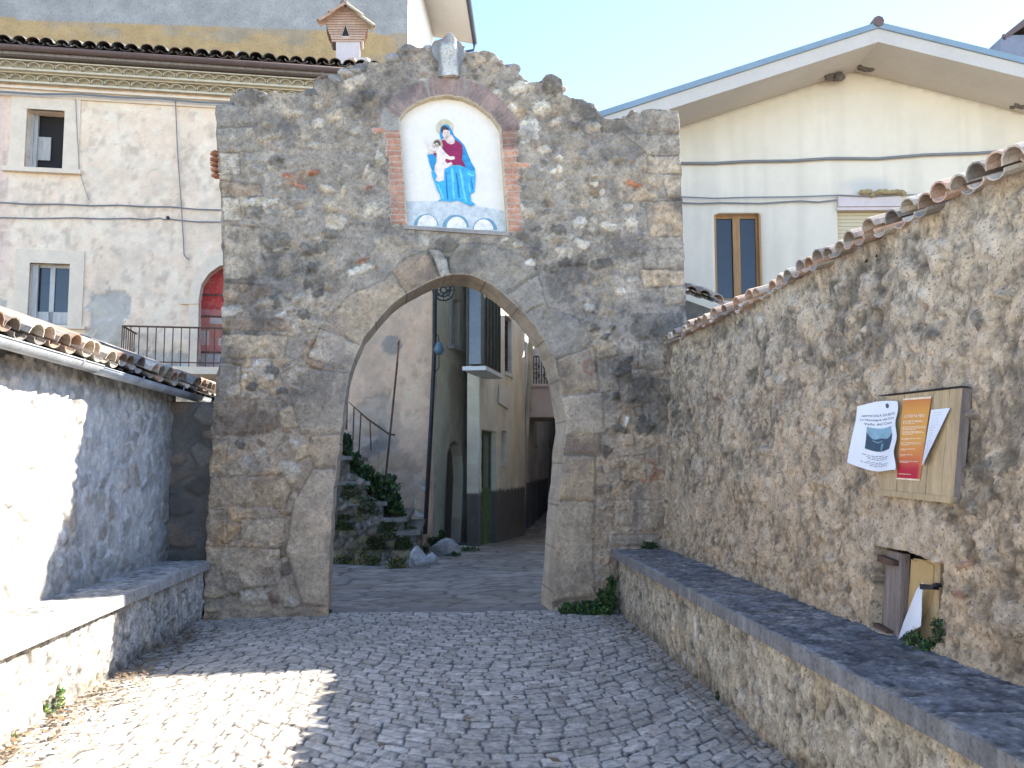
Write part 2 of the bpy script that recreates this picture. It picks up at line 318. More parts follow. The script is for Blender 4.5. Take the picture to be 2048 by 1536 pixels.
def overlay(px,py,polys,ells,H,C,wob=3.0,up=.02,mort=None):
    wx=px+(fbm(px*.07,py*.07,71,3)-.5)*wob*2;wy=py+(fbm(px*.07+5,py*.07,72,3)-.5)*wob*2
    gn=fbm(px*.16,py*.16,73,4)
    for i,(pl,cn,*k) in enumerate(polys):
        k=k[0] if k else 1.0
        xs=[p[0] for p in pl];ys=[p[1] for p in pl];b=(wx>min(xs)-8)&(wx<max(xs)+8)&(wy>min(ys)-8)&(wy<max(ys)+8)
        if not b.any(): continue
        d=sdf(wx[b],wy[b],pl);mm=sm(-.5,2.5,d)*(1-.55*sm(.50,.66,fbm(px[b]*.03,py[b]*.03,79,4)));jn=sm(-4,-1.,d)*(1-mm)
        c0=np.array(PAL[cn])*(.88+.24*((i*.618)%1));n=gn[b]
        H[b]=H[b]*(1-sm(-4,0,d))+ (.7*up*k*(.75+.3*((i*.37)%1))*sm(0,5,d)+.012*(n-.5))*sm(-1,1,d)
        C[b]=C[b]*(1-.32*jn[:,None])
        C[b]=mixc(C[b],c0*(0.8+.4*n)[:,None],mm) if False else C[b]*(1-mm[:,None])+(c0[None,:]*(.72+.56*n)[:,None])*mm[:,None]
    for i,(cx,cy,rx,ry,cn) in enumerate(ells):
        b=(np.abs(wx-cx)<rx*1.6+3)&(np.abs(wy-cy)<ry*1.6+3)
        if not b.any(): continue
        n=gn[b];a=(i*2.4)%.6-.3;dx=(wx[b]-cx)*math.cos(a)+(wy[b]-cy)*math.sin(a);dy=-(wx[b]-cx)*math.sin(a)+(wy[b]-cy)*math.cos(a)
        r=((np.abs(dx)/rx)**2.4+(np.abs(dy)/ry)**2.4)**(1/2.4)+(n-.5)*1.1
        mm=sm(1.08,.86,r);H[b]=H[b]*(1-mm)+mm*(.014+.03*np.clip(1-r,0,1));c0=np.array(PAL[cn])
        C[b]=C[b]*(1-mm[:,None])+(c0[None,:]*(.75+.5*n)[:,None])*mm[:,None]
    return H,C
# ------------------------------------------------ the gate
GA=ang_frame(0,9.75,4)
gate_px=[(400,1262),(408,1235),(410,1100),(418,980),(425,860),(432,760),(442,700),(446,560),(443,480),(441,400),(436,310),(430,214),(431,209),(466,209),(469,190),(477,180),(500,177),(520,181),(535,190),(548,184),(562,188),(600,185),(622,182),(630,160),(648,151),(668,154),(680,138),(700,129),(716,133),(730,122),(765,128),(788,113),(796,97),(820,90),(846,98),(862,90),(880,84),(897,66),(912,80),(922,86),(924,101),(938,106),(962,103),(985,107),(998,116),(1002,130),(1014,127),(1030,130),(1038,147),(1062,163),(1086,166),(1090,153),(1106,149),(1122,159),(1127,188),(1142,196),(1168,201),(1190,212),(1203,231),(1216,240),(1236,238),(1250,238),(1260,223),(1270,221),(1280,228),(1286,219),(1320,219),(1357,223),(1360,300),(1364,400),(1368,500),(1371,600),(1374,660),(1385,900),(1390,1262)]
arch_px=[(655,1262),(656,1212),(660,1100),(668,980),(680,880),(688,810),(698,755),(712,712),(728,678),(752,645),(782,612),(815,586),(850,567),(885,554),(905,550),(925,549),(944,551),(975,566),(1005,587),(1034,612),(1061,641),(1090,686),(1108,724),(1119,765),(1127,812),(1130,860),(1124,930),(1116,1005),(1108,1120),(1103,1212),(1102,1262)]
niche_px=[(815,451),(800,238),(812,222),(832,208),(860,197),(893,192),(925,197),(955,211),(982,233),(1000,258),(1015,464)]
toL=lambda fr,pl:[fr.loc(x,y) for x,y in pl]
def rough(pl,step,amp,seed):
    g_=random.Random(seed);o=[]
    for i,a in enumerate(pl):
        b=pl[(i+1)%len(pl)];k=max(1,int(math.hypot(b[0]-a[0],b[1]-a[1])/step))
        for j in range(k):
            f=j/k;e=amp*(1 if a[1]>.05 or b[1]>.05 else 0)*(1 if g_.random()<.85 else 2.2);o.append((a[0]+(b[0]-a[0])*f+g_.uniform(-e,e),a[1]+(b[1]-a[1])*f+g_.uniform(-e,e)))
    return o
gate_poly=toL(GA,gate_px);arch_poly=rough(toL(GA,arch_px),.09,.0065,3);niche_poly=toL(GA,niche_px)
ashlar=[([(430,210),(497,212),(500,250),(435,254)],'G'),([(434,256),(505,254),(520,290),(528,302),(436,303)],'G'),([(437,305),(478,305),(480,348),(440,350)],'P'),([(442,362),(520,370),(525,392),(443,392)],'B',.6),([(446,395),(478,398),(482,440),(447,443)],'P',.7),([(447,450),(520,455),(525,555),(448,560)],'L',.7),
([(446,565),(540,570),(548,605),(446,610)],'B',.6),([(444,635),(580,640),(585,663),(442,662)],'B'),([(441,668),(575,672),(570,715),(440,717)],'T'),([(438,725),(480,730),(482,790),(436,795)],'L',.6),([(432,800),(555,800),(560,855),(520,870),(428,870)],'B'),([(425,880),(455,880),(450,950),(422,945)],'T'),
([(420,955),(560,950),(582,975),(570,1015),(418,1010)],'T'),([(415,1020),(455,1020),(452,1085),(412,1080)],'T'),([(480,1040),(572,1035),(568,1085),(482,1080)],'L'),([(412,1092),(560,1098),(565,1170),(450,1180),(440,1130),(412,1130)],'L',.6),
([(655,1214),(605,1208),(570,1100),(590,1000),(625,940),(680,937),(660,1100)],'L',1.5),([(622,871),(690,869),(680,932),(628,936),(618,900)],'T',1.5),([(560,750),(590,730),(620,737),(702,748),(690,790),(686,866),(600,866),(585,800)],'L',1.3),([(615,715),(640,656),(735,697),(715,746)],'L',1.2),
([(645,650),(700,590),(770,560),(783,546),(820,600),(790,620),(745,665),(728,692)],'T',1.4),([(786,543),(812,515),(856,503),(880,560),(850,574),(822,598)],'B',1.5),([(859,500),(878,498),(895,520),(903,556),(884,560)],'W',2.0),([(898,519),(920,487),(990,490),(1060,520),(1075,545),(1012,588),(975,562),(940,547),(906,550)],'G',1.4),
([(1015,590),(1076,549),(1095,615),(1072,650),(1045,620)],'G',1.4),([(1050,627),(1085,610),(1160,640),(1185,690),(1110,718),(1095,690)],'G',1.2),([(1114,720),(1190,692),(1198,780),(1120,790)],'T',1.2),([(1124,795),(1205,784),(1210,866),(1130,870)],'L',1.0),([(1125,873),(1200,872),(1198,910),(1120,906)],'B'),([(1120,910),(1190,913),(1192,1000),(1114,1000)],'T',1.3),([(1114,1003),(1190,1003),(1185,1100),(1190,1190),(1100,1205)],'L',1.4),
([(1285,220),(1360,220),(1360,265),(1290,262)],'G'),([(1245,268),(1361,269),(1362,309),(1300,310)],'G'),([(1295,312),(1362,312),(1363,348),(1296,345)],'L'),([(1325,350),(1364,350),(1365,398),(1335,395)],'Y'),([(1290,402),(1367,402),(1369,470),(1300,475)],'T'),([(1285,500),(1369,498),(1370,535),(1290,538)],'G'),([(1280,540),(1371,540),(1372,572),(1290,575)],'T'),([(1265,630),(1365,628),(1360,675),(1270,678)],'D'),([(1280,681),(1340,681),(1330,740),(1275,735)],'G'),
([(1260,757),(1350,760),(1340,810),(1255,805)],'D'),([(1270,815),(1340,812),(1335,865),(1275,868)],'G'),([(1240,915),(1290,910),(1292,960),(1245,962)],'T'),([(1230,1000),(1270,998),(1268,1050),(1228,1050)],'L'),([(1275,1000),(1330,1000),(1325,1060),(1275,1062)],'L'),([(1215,1070),(1320,1070),(1318,1092),(1215,1092)],'G'),
([(1200,235),(1245,240),(1262,262),(1205,262)],'D'),([(1150,198),(1190,212),(1203,238),(1170,240),(1140,215)],'D'),([(632,160),(668,156),(675,190),(655,196),(622,186)],'G'),([(470,190),(520,182),(532,200),(500,215),(474,206)],'D')]
ells=[(587,227,18,10,'Y'),(669,233,15,11,'Y'),(637,247,12,11,'P'),(635,212,9,8,'Y'),(500,405,14,7,'W'),(544,404,18,7,'W'),(515,425,12,13,'D'),(544,485,17,18,'D'),(569,479,14,16,'D'),(612,500,16,14,'D'),(645,495,12,11,'D'),(660,468,15,11,'D'),(731,344,4,19,'P'),(760,316,10,14,'P'),(750,418,27,13,'P'),(665,440,15,14,'Y'),(665,413,16,11,'Y'),(655,378,14,8,'P'),(687,380,7,11,'Y'),(594,402,17,9,'G'),(553,322,16,9,'D'),(540,275,24,8,'Y'),(540,250,16,7,'Y'),(735,192,14,12,'D'),(720,160,12,12,'P'),(700,170,10,13,'P'),
(520,528,12,22,'L'),(575,528,20,20,'L'),(625,535,14,12,'D'),(545,605,20,11,'D'),(600,595,20,10,'G'),(635,600,26,22,'L'),(636,588,14,8,'D'),(655,573,8,9,'Y'),(530,607,18,12,'L'),(725,520,20,3,'R'),(738,531,16,4,'R'),(720,540,26,9,'W'),(625,345,13,5,'R'),(575,352,14,5,'R'),(735,375,10,3,'R'),(600,372,18,4,'R'),
(1055,262,24,22,'W'),(1038,177,20,12,'P'),(996,187,10,8,'P'),(1082,215,18,15,'P'),(1027,216,10,9,'P'),(1186,255,17,10,'Y'),(1105,168,20,20,'D'),(1074,508,19,13,'D'),(1159,447,13,12,'W'),(1217,453,15,9,'P'),(1264,450,14,18,'P'),(1308,388,8,8,'Y'),(1302,361,8,9,'Y'),(1107,342,8,6,'W'),(1120,337,5,9,'W'),(1117,315,7,6,'W'),(1188,369,9,5,'W'),(1205,385,6,6,'W'),(1190,352,6,4,'P'),(1058,428,12,10,'Y'),(1117,460,13,11,'D'),(1266,369,18,5,'R'),(1120,372,10,8,'P'),(1230,320,16,8,'Y'),(1088,300,14,8,'P'),(1170,320,14,10,'G'),(1148,252,12,9,'D'),(1110,245,12,8,'P'),(1255,415,10,8,'P'),(1165,410,12,8,'Y'),(1120,500,10,8,'P'),(1060,525,10,6,'W'),(1010,480,8,4,'W'),(1035,490,10,5,'P'),(1130,525,14,10,'D'),
(1254,843,5,12,'W'),(1180,617,12,9,'P'),(1257,719,9,7,'D'),(1242,745,16,8,'D'),(1229,794,9,8,'D'),(1239,858,14,8,'D'),(1288,851,20,16,'D'),(1242,583,10,8,'P'),(1225,655,9,6,'D'),(1210,675,9,6,'D'),(1235,700,12,6,'G'),(1190,655,12,9,'D'),(1200,940,6,8,'G'),(1245,930,8,10,'B'),
(542,746,15,16,'D'),(540,756,9,8,'P'),(504,773,10,9,'D'),(564,783,11,8,'D'),(490,929,14,14,'P'),(523,906,9,11,'P'),(579,938,24,15,'P'),(590,888,12,9,'P'),(562,629,13,5,'W'),(512,727,8,7,'W'),(490,753,5,5,'W'),(608,629,18,9,'D'),(493,1195,16,14,'P'),(523,1196,13,16,'P'),(548,1194,12,13,'B'),(581,1203,16,11,'P'),(480,890,9,9,'D'),(895,300,1,1,'G')]
niche_arc=niche_px[1:10]
def gatef(S,T,P):
    px,py=proj(P)
    mk,mk2,c1,c2,h,k=rubble(S,T,.20,3,.40)
    n=fbm(S*3,T*3,60,5);n2=fbm(S*14,T*14,61,4)
    mort=np.array([.35,.32,.285])[None,:]*(.72+.5*n)[:,None]
    C=mort.copy();C=C*(1-mk2[:,None]*.8)+c2*mk2[:,None]*.8;C=C*(1-mk[:,None])+(c1*(.75+.5*n2)[:,None])*mk[:,None]
    rim=np.clip(mk*(1-mk)*4,0,1);C=C*(1-.10*rim[:,None])
    sme=sm(.42,.62,fbm(S*1.7+4,T*1.7,93,5));C=C*(1-.55*sme[:,None])+mort*.55*sme[:,None];mk=mk*(1-.6*sme)
    H=mk*(.012+.018*h)+mk2*.01+.03*(n-.5)+.012*(n2-.5)
    # warmer low down, greyer and lichen-covered towards the top
    g=sm(900,520,py+(n-.5)*300)
    C=C*(1-g[:,None]*.12)*np.where(True,1,1); C=C*(1+(1-g)[:,None]*np.array([.16,.08,0.]))
    H,C=overlay(px,py,ashlar,ells,H,C)
    # carved ring on one voussoir
    r=np.hypot(px-1178,py-733);rm=sm(4,1.5,np.abs(r-13));C=mixc(C,(.33,.19,.14),rm*.8);H+=rm*.008
    r=np.hypot((px-1288),(py-940));rm=sm(4,1.5,np.abs(r-22))*(px>1280);C=mixc(C,(.36,.18,.13),rm*.7)
    daa=segd(S,T,arch_poly)[0];wj=.35+.65*sm(.25,.55,daa);H2,C2=grit(S,T,H,C,.6);H=H*(1-wj)+H2*wj;C=(C*(1-wj[:,None])+C2*wj[:,None])*np.array([1.17,1.06,.91])
    # brick dressing of the niche
    for sgn,(xa,ya,xb,yb) in ((-1,(800,235,815,451)),(1,(1000,258,1015,464))):
        ex=xa+(py-ya)*(xb-xa)/(yb-ya);d=(px-ex)*sgn;row=np.floor((py+(fbm(px*.05,py*.05,8,2)-.5)*4)/11.6);L=31+6*(hsh(row,row*0,5+sgn)-.5)+26*(hsh(row,row*0,9+sgn)>.86)
        on=(d>(-2 if sgn<0 else 1))&(d<L)&(py>ya-4)&(py<(449 if sgn<0 else 466));fy=((py+(fbm(px*.05,py*.05,8,2)-.5)*4)/11.6)%1
        bm_=on*sm(0,.16,fy)*sm(1,.84,fy)*sm(L,L-3,d)*sm(0,3,d);zone=on*1.0
        hh=hsh(row,row*0,77+sgn);bc=np.stack([.46+.16*hh,.23+.09*hh,.145+.05*hh],1)*(.75+.5*n2)[:,None]
        C=mixc(C,(.58,.51,.42),zone*.8);H=H*(1-zone)+.004*zone;C=C*(1-bm_[:,None])+bc*bm_[:,None];H+=bm_*.014
    d,_,_,al=segd(px,py,niche_arc,False);out=(~inside(px,py,niche_px))&(d<40)&(py<262)&(py<235+np.abs(px-900)*.26)
    fa=(al/9.3)%1;ra=np.floor(al/9.3);z=out*sm(40,36,d);bm_=z*sm(0,.2,fa)*sm(1,.8,fa);hh=hsh(ra,ra*0,13)
    bc=np.stack([.29+.10*hh,.20+.05*hh,.165+.04*hh],1)*(.7+.6*n2)[:,None];C=mixc(C,(.36,.32,.27),z);H=H*(1-z)+.004*z;C=C*(1-bm_[:,None])+bc*bm_[:,None];H+=bm_*.014
    # dark weather stains
    s=sm(.56,.72,fbm(S*1.5+3,T*1.9,90,5))*sm(1000,700,py);C=C*(1-.42*s[:,None]*np.array([1,.97,.9]))
    # tidy the arris round the openings
    da=segd(S,T,arch_poly)[0];ala=segd(S,T,arch_poly)[3];jn=sm(.012,.004,np.abs(((ala+.1)%.47)-.2));C=mixc(C,(.56,.44,.31),sm(.016,.006,da)*(.55+.45*vnoise(ala*9,ala*0,3)));C=C*(1-.5*(jn*sm(.02,.006,da))[:,None]);H=H*sm(0,.05,da)+.012*(1-sm(0,.05,da))
    dn=segd(S,T,niche_poly)[0];C=mixc(C,(.62,.50,.34),sm(.02,.006,dn));H=H*sm(0,.03,dn)+.008*(1-sm(0,.03,dn))
    return H,np.clip(C,.03,.8)
gate=thing('stone_gateway','tall grey rubble stone gateway with a pointed arch and ragged top','gateway',tuple(GA.P(0,0)))
s_=[p[0] for p in gate_poly];t_=[p[1] for p in gate_poly]
gate_rough=rough(gate_poly,.07,.010,5)
relief('wall',GA,min(s_),max(s_),min(t_),max(t_),.0115,gatef,M['stone'],gate,outer=gate_rough,holes=[arch_poly,niche_poly],thick=.62,hthick=[.62,.10])
backface(GA,gate_poly,[arch_poly],-.62,'back_face',M['stone'],gate)
# top rubble
m=MB();rg=random.Random(4)
for i in range(12,66):
    a=gate_poly[i];b=gate_poly[i+1];L=math.hypot(b[0]-a[0],b[1]-a[1])
    for q in range(max(1,int(L/.12))):
        f=rg.random();x=a[0]+(b[0]-a[0])*f;y=a[1]+(b[1]-a[1])*f
        for d in (-.07,-.26,-.46):
            r=rg.uniform(.05,.095)
            if rg.random()<.25: continue
            c=rg.choice([PAL['G'],PAL['D'],PAL['G'],PAL['L'],PAL['B']]);m.col=c
            if x>gate_poly[65][0]-.12 or x<gate_poly[12][0]+.1: continue
            m.rock(GA.P(x,y-.045+rg.uniform(-.02,.02),d+rg.uniform(-.05,.05)),(r*1.3,r,r*.8),rg.randint(0,9999),2)
obj('coping_rubble',m.mesh('coping',True),M['stone'],gate)
# carved pale stone at the crown
def crownf(S,T,P):
    px,py=proj(P);n=fbm(S*9,T*9,6,4);n2=fbm(S*30,T*30,7,3);c=np.array([.62,.58,.51])[None,:]*(.7+.6*n)[:,None];w_=sm(19,12,np.abs(px-899)+(n-.5)*12)*sm(80,96,py+(n-.5)*14)+.25*sm(96,80,py)*sm(10,4,np.abs(px-898))
    C=c*w_[:,None]+np.array([.24,.23,.215])[None,:]*(1-w_[:,None])*(.7+.6*n)[:,None];return .035*w_+.03*(n-.5)+.012*(n2-.5)+.03*sm(112,100,py)*sm(14,6,np.abs(px-901)),C
CG=Frame(GA.P(0,0,.05),GA.U,GA.V);cpl=rough(toL(CG,[(878,153),(919,153),(922,128),(931,112),(926,96),(921,85),(911,79),(898,67),(889,78),(876,84),(863,92),(866,108),(876,124)][::-1]),.05,.008,8)
relief('crown_stone',CG,min(p[0] for p in cpl),max(p[0] for p in cpl),min(p[1] for p in cpl),max(p[1] for p in cpl),.012,crownf,M['stone'],gate,outer=cpl,thick=.35)
# darker infill masonry between gate and left wall
IF=ang_frame(0,10.05,4)
def inf(S,T,P):
    mk,mk2,c1,c2,h,k=rubble(S,T,.26,19,.25,[PAL['D'],PAL['G'],PAL['B'],PAL['D'],PAL['B'],PAL['T']]);n=fbm(S*4,T*4,5,4)
    C=np.array([.17,.155,.135])[None,:]*(.7+.6*n)[:,None];C=C*(1-mk[:,None])+c1*mk[:,None]*.8;return mk*.035+.02*(n-.5),C
w_=thing('infill_wall','dark stone infill between the arch pier and the whitewashed wall','wall',tuple(IF.P(-3,0)))
relief('masonry',IF,-3.6,-2.35,-.1,2.28,.018,inf,M['stone'],w_,thick=.45)
# ------------------------------------------------ mural
MU=Frame(GA.P(0,0,-.085),GA.U,GA.V)
mur=thing('wall_painting','painted mother in blue mantle and red dress holding a child, in brick niche','painting',tuple(GA.P(.1,4,-.08)))
m=MB();m.prism(MU,[(a*1.0,b) for a,b in toL(GA,[(808,470),(794,234),(806,214),(830,200),(860,189),(893,184),(928,189),(960,205),(988,228),(1006,256),(1022,474)])],-.03,0)
obj('plaster_panel',m.mesh('panel'),M['mural'],mur)
def mc(pts): return [MU.loc(760+x/4.388,150+y/4.388) for x,y in pts]
def ell(cx,cy,rx,ry,n=28,a0=0,a1=360): return [(cx+rx*math.cos(R(a0+(a1-a0)*i/(n if a1-a0<360 else n))),cy-ry*math.sin(R(a0+(a1-a0)*i/n))) for i in range(n+(0 if a1-a0>=360 else 1))]
layer=[0]
def art(name,polys,mt):
    layer[0]+=1;m=MB();d=.0012*layer[0]
    for pl in polys: m.flat(MU,mc(pl)[::-1],d)
    return obj(name,m.mesh(name),mt,mur)
art('parapet',[[(225,1108),(560,1108),(800,1140),(1108,1195),(1122,1375),(236,1322)]],paint('parapet',(.55,.57,.56)))
ring=paint('arch_blue',(.18,.32,.40));wht=paint('arch_white',(.82,.75,.65))
art('arch_ring',[ell(405,1322,108,102,20,0,180),ell(665,1338,118,112,20,0,180),ell(920,1362,108,108,20,0,180)],ring)
art('arch_opening',[ell(415,1326,88,98,20,0,180),ell(672,1342,88,96,20,0,180),ell(908,1360,86,92,20,0,180)],wht)
halo=paint('halo',(.58,.50,.33));art('halo',[ell(568,462,78,74),ell(508,608,46,46)],halo)
blue=paint('mantle_blue',(.04,.27,.50));lblue=paint('robe_blue',(.06,.38,.62));pale=paint('fold_blue',(.16,.55,.80));dblue=paint('shade_blue',(.02,.19,.42))
art('mantle',[[(527,470),(545,445),(575,434),(605,445),(632,490),(652,535),(700,575),(742,622),(772,700),(802,770),(833,822),(836,852),(790,855),(740,805),(712,700),(712,640),(680,590),(640,560),(604,500),(560,485),(548,520),(562,555),(535,572),(524,530)],[(415,700),(470,690),(492,720),(492,790),(475,845),(455,840),(430,770)]],blue)
skin=paint('skin',(.72,.55,.46));art('face_and_neck',[ell(580,515,33,46),[(575,545),(630,525),(655,568),(652,602),(620,612),(588,600)]],skin);art('hand',[[(416,678),(466,668),(474,690),(430,700)]],skin)
art('dark_hair',[[(534,500),(540,458),(566,446),(598,465),(608,490),(578,482),(556,486),(548,515)]],paint('hair',(.07,.055,.05)))
art('dress',[[(540,575),(565,568),(590,600),(622,613),(655,602),(657,573),(690,588),(722,625),(724,680),(717,740),(747,800),(740,812),(640,792),(600,782),(560,742),(545,660),(552,620)],[(468,682),(492,688),(492,722),(475,706)]],paint('crimson',(.30,.025,.09)))
art('robe',[[(450,850),(480,835),(560,832),(600,812),(650,795),(700,794),(760,820),(800,845),(833,832),(838,900),(829,1030),(792,1052),(800,1108),(838,1142),(800,1152),(740,1132),(680,1106),(620,1117),(560,1106),(500,1110),(532,1092),(526,1050),(500,1010),(480,950),(460,900)]],lblue)
art('robe_fold',[[(618,830),(640,822),(650,900),(648,1000),(660,1090),(640,1095),(632,1000),(628,900)],[(690,830),(712,835),(730,920),(740,1010),(766,1120),(748,1115),(722,1010),(706,910)],[(760,850),(790,870),(826,880),(828,893),(780,884)],[(500,960),(520,975),(560,1080),(548,1092)],[(770,950),(782,950),(800,1040),(788,1040)]],pale)
art('robe_shadow_fold',[[(664,860),(672,860),(690,960),(700,1080),(690,1085),(676,980)],[(576,860),(584,860),(590,980),(600,1095),(588,1098),(578,1000)],[(792,900),(800,900),(818,1000),(808,1010)]],dblue)
art('child',[[(480,600),(522,612),(546,650),(578,690),(610,718),(652,718),(656,742),(620,750),(576,737),(570,762),(592,780),(622,768),(638,782),(600,812),(565,828),(562,870),(562,925),(515,942),(485,925),(502,890),(480,850),(480,800),(505,752),(500,700),(490,672),(450,665),(425,650),(402,592),(395,568),(411,573),(440,628),(480,650)],ell(497,612,26,30)],paint('child_skin',(.80,.66,.57)))
art('child_hair',[[(470,600),(482,580),(505,574),(528,590),(532,620),(520,628),(510,604),(490,598),(476,612)]],paint('hair_brown',(.12,.085,.06)))
ol_=paint('outline',(.40,.25,.22));art('eye',[ell(567,508,5,3,8)],ol_);art('eye',[ell(592,510,5,3,8)],ol_);art('nose',[[(578,528),(586,528),(583,540)]],ol_);art('mouth',[ell(580,549,9,3,8)],ol_)
# niche sill
m=MB();m.prism(GA,toL(GA,[(808,452),(1018,466),(1018,473),(808,459)]),-.1,.035);obj('sill',m.mesh('sill'),M['creamd'] if False else mat('sill_stone',(.30,.27,.24),var=.25,bump=.5),mur)
# ------------------------------------------------ left whitewashed outbuilding with tile roof
LW=Frame((-3.0,0,0),(0,-1,0),(0,0,1))   # s = -y, normal = +x? 
LW=Frame((-3.0,0,0),(0,1,0),(0,0,1))
if LW.N[0]<0: LW.N=-LW.N
def leftf(S,T,P):
    wx=(fbm(S*2,T*2,7,3)-.5)*1.1;wy=(fbm(S*3,T*3,17,4)-.5)*1.0;f1,f2,h,h2,h3=vor(S/.24+wx,T/.19+wy,41,.95);e=f2-f1
    mk=sm(.10,.30,e+.08*(fbm(S*15,T*15,5,3)-.5))*(h3>.22);n=fbm(S*6,T*6,8,4);n2=fbm(S*25,T*25,9,3)
    C=np.array([.66,.62,.56])[None,:]*(.80+.3*n)[:,None]
    pal=np.array([(.44,.41,.37),(.48,.44,.38),(.40,.36,.32),(.52,.50,.46),(.47,.40,.32)]);c1=pal[(h*5).astype(int)]
    mk=mk*(1-.7*sm(.50,.68,fbm(S*3,T*1.6,77,4)));C=C*(1-mk[:,None]*.85)+(c1*(.55+.6*n2)[:,None])*mk[:,None]*.85
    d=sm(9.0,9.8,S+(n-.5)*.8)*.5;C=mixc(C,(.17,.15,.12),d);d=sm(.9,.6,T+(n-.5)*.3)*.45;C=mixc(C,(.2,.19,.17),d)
    H,C=grit(S,T,mk*(.010+.014*h)+.03*(n-.5),C,.45,800,.8);return H,C
def flipN(fr): return fr
lb=thing('stone_outbuilding','low pale whitewashed stone building with clay tile roof beside the lane','building',(-3.0,6,0))
def relief_n(name,fr,s0,s1,t0,t1,res,fn,mt,par,**k):
    o=relief(name,fr,s0,s1,t0,t1,res,fn,mt,par,**k)
    return o
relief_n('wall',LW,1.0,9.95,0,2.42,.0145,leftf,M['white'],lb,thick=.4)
m=MB();m.box(-9,-3.02,-4,9.9,0,2.3) ;m.box(-3.02,-2.98,-4,.99,0,2.42);obj('wall_core',m.mesh('core'),M['cream'],lb)
def tile(m,P,D,Wd,Nn,L=.42,r0=.095,r1=.075,up=True,n=7,rg=random):
    """half-round clay tile: P lower end centre, D up-slope, Wd across, Nn normal"""
    sg=1 if up else -1;th=.012;vs=[]
    for (q,r) in ((0,r0 if up else r1),(L,r1 if up else r0)):
        for rr in (r,r-th):
            for k in range(n):
                a=math.pi*k/(n-1);vs.append(P+D*q+Wd*(rr*math.cos(a))+Nn*(sg*rr*math.sin(a)*(.80 if up else .5)+(0 if up else r1*.55)))
    fs=[]
    for k in range(n-1):
        fs+=[(k,k+1,2*n+k+1,2*n+k),(n+k,3*n+k,3*n+k+1,n+k+1),(k,n+k,n+k+1,k+1),(2*n+k,2*n+k+1,3*n+k+1,3*n+k)]
    fs+=[(0,2*n,3*n,n),(n-1,2*n-1,4*n-1,3*n-1)]
    m.add(vs,fs)
TC=[(.40,.26,.18),(.36,.25,.18),(.46,.36,.27),(.30,.24,.19),(.50,.41,.32),(.38,.33,.26),(.24,.21,.18)]
def tile_roof(E0,E1,D,rows,name,par,pitch=.19,seed=1,tint=1.0,mess=.6,dz=None):
    E0=Vector(E0);E1=Vector(E1);D=Vector(D).normalized();W=(E1-E0);Ln=W.length;W.normalize();Nn=W.cross(D).normalized()
    if Nn.z<0: Nn=-Nn
    rg=random.Random(seed);m=MB();nc=int(Ln/pitch)
    for c in range(nc+1):
        for r in range(rows):
            for up in (False,True):
                if c==nc and up: continue
                cc=rg.choice(TC);f=tint*rg.uniform(.75,1.15);m.col=tuple(x*f for x in cc)
                P=E0+W*(c*pitch+(pitch*.5 if up else 0)+rg.uniform(-.012,.012)*mess)+D*(r*.34+rg.uniform(-.03,.03)*mess-(0.0 if up else .04))+Nn*((.06 if up else .0)+rg.uniform(-.008,.012)*mess+r*.004)
                if dz: P.z+=dz((P-E0).dot(W))
                a=rg.uniform(-.06,.06)*mess;D2=(D+W*a+Nn*(.035 if up else .03)).normalized()
                tile(m,P,D2,W,Nn,up=up,L=.44,r0=pitch*.5,r1=pitch*.41,rg=rg)
    return obj(name,m.mesh(name,True,False),M['tile'],par)
RD=(-math.cos(R(19)),0,math.sin(R(19)))
def eave_dz_l(s): return 0.0
tile_roof((-2.80,1.0,2.41),(-2.80,11.0,2.41),RD,6,'roof',lb,.215,5,1.15,1.8)
m=MB();m.add([(-2.84,0,2.33),(-2.84,11,2.33),(-6,11,3.42),(-6,0,3.42),(-2.84,0,2.41),(-2.84,11,2.41),(-6,11,3.5),(-6,0,3.5)],[(0,1,2,3),(7,6,5,4),(0,4,5,1),(1,5,6,2),(2,6,7,3),(3,7,4,0)])
m.add([(-9,0,2.3),(-9,9.93,2.3),(-6,9.93,3.4),(-6,0,3.4),(-3.02,0,2.3),(-3.02,9.93,2.3)],[(0,3,2,1),(1,2,5),(0,4,3)])
obj('roof_deck',m.mesh('deck'),M['tile'],lb)
# broken mortar bits at the eave
rg=random.Random(9)
for i in range(34):
    m=MB();y=1.5+i*.25+rg.uniform(-.05,.05);m.col=rg.choice([(.5,.46,.4),(.42,.35,.27),(.3,.27,.22)]);r=rg.uniform(.025,.05);m.rock((-2.9,y,2.43+rg.uniform(-.01,.02)),(r,r*1.2,r*.7),i,1);obj('mortar_lump',m.mesh('mortar',True),M['white'],lb)
# gutter: open half round, two lengths joined
def gutter(m,A,B,r,open_n=9,down=(0,0,-1)):
    A=Vector(A);B=Vector(B);T=(B-A).normalized();D=Vector(down);Wd=T.cross(D).normalized();vs=[]
    for p in (A,B):
        for rr in (r,r-.004):
            for k in range(open_n):
                a=math.pi*k/(open_n-1);vs.append(p+Wd*(rr*math.cos(a))+D*(rr*math.sin(a)))
    n=open_n;fs=[]
    for k in range(n-1): fs+=[(k,2*n+k,2*n+k+1,k+1),(n+k,n+k+1,3*n+k+1,3*n+k),(k,k+1,n+k+1,n+k),(2*n+k,3*n+k,3*n+k+1,2*n+k+1)]
    fs+=[(0,n,3*n,2*n),(n-1,3*n-1,4*n-1,2*n-1)]
    m.add(vs,fs)
m=MB();gutter(m,(-2.80,.8,2.40),(-2.80,7.2,2.38),.062);gutter(m,(-2.80,7.15,2.372),(-2.80,10.4,2.35),.058)
for y in (1.6,2.9,4.2,5.5,6.8,8.1,9.3): m.tube([(-3.0,y,2.44),(-2.86,y,2.42)],.008,5);gutter(m,(-2.80,y,2.39),(-2.80,y+.03,2.39),.068)
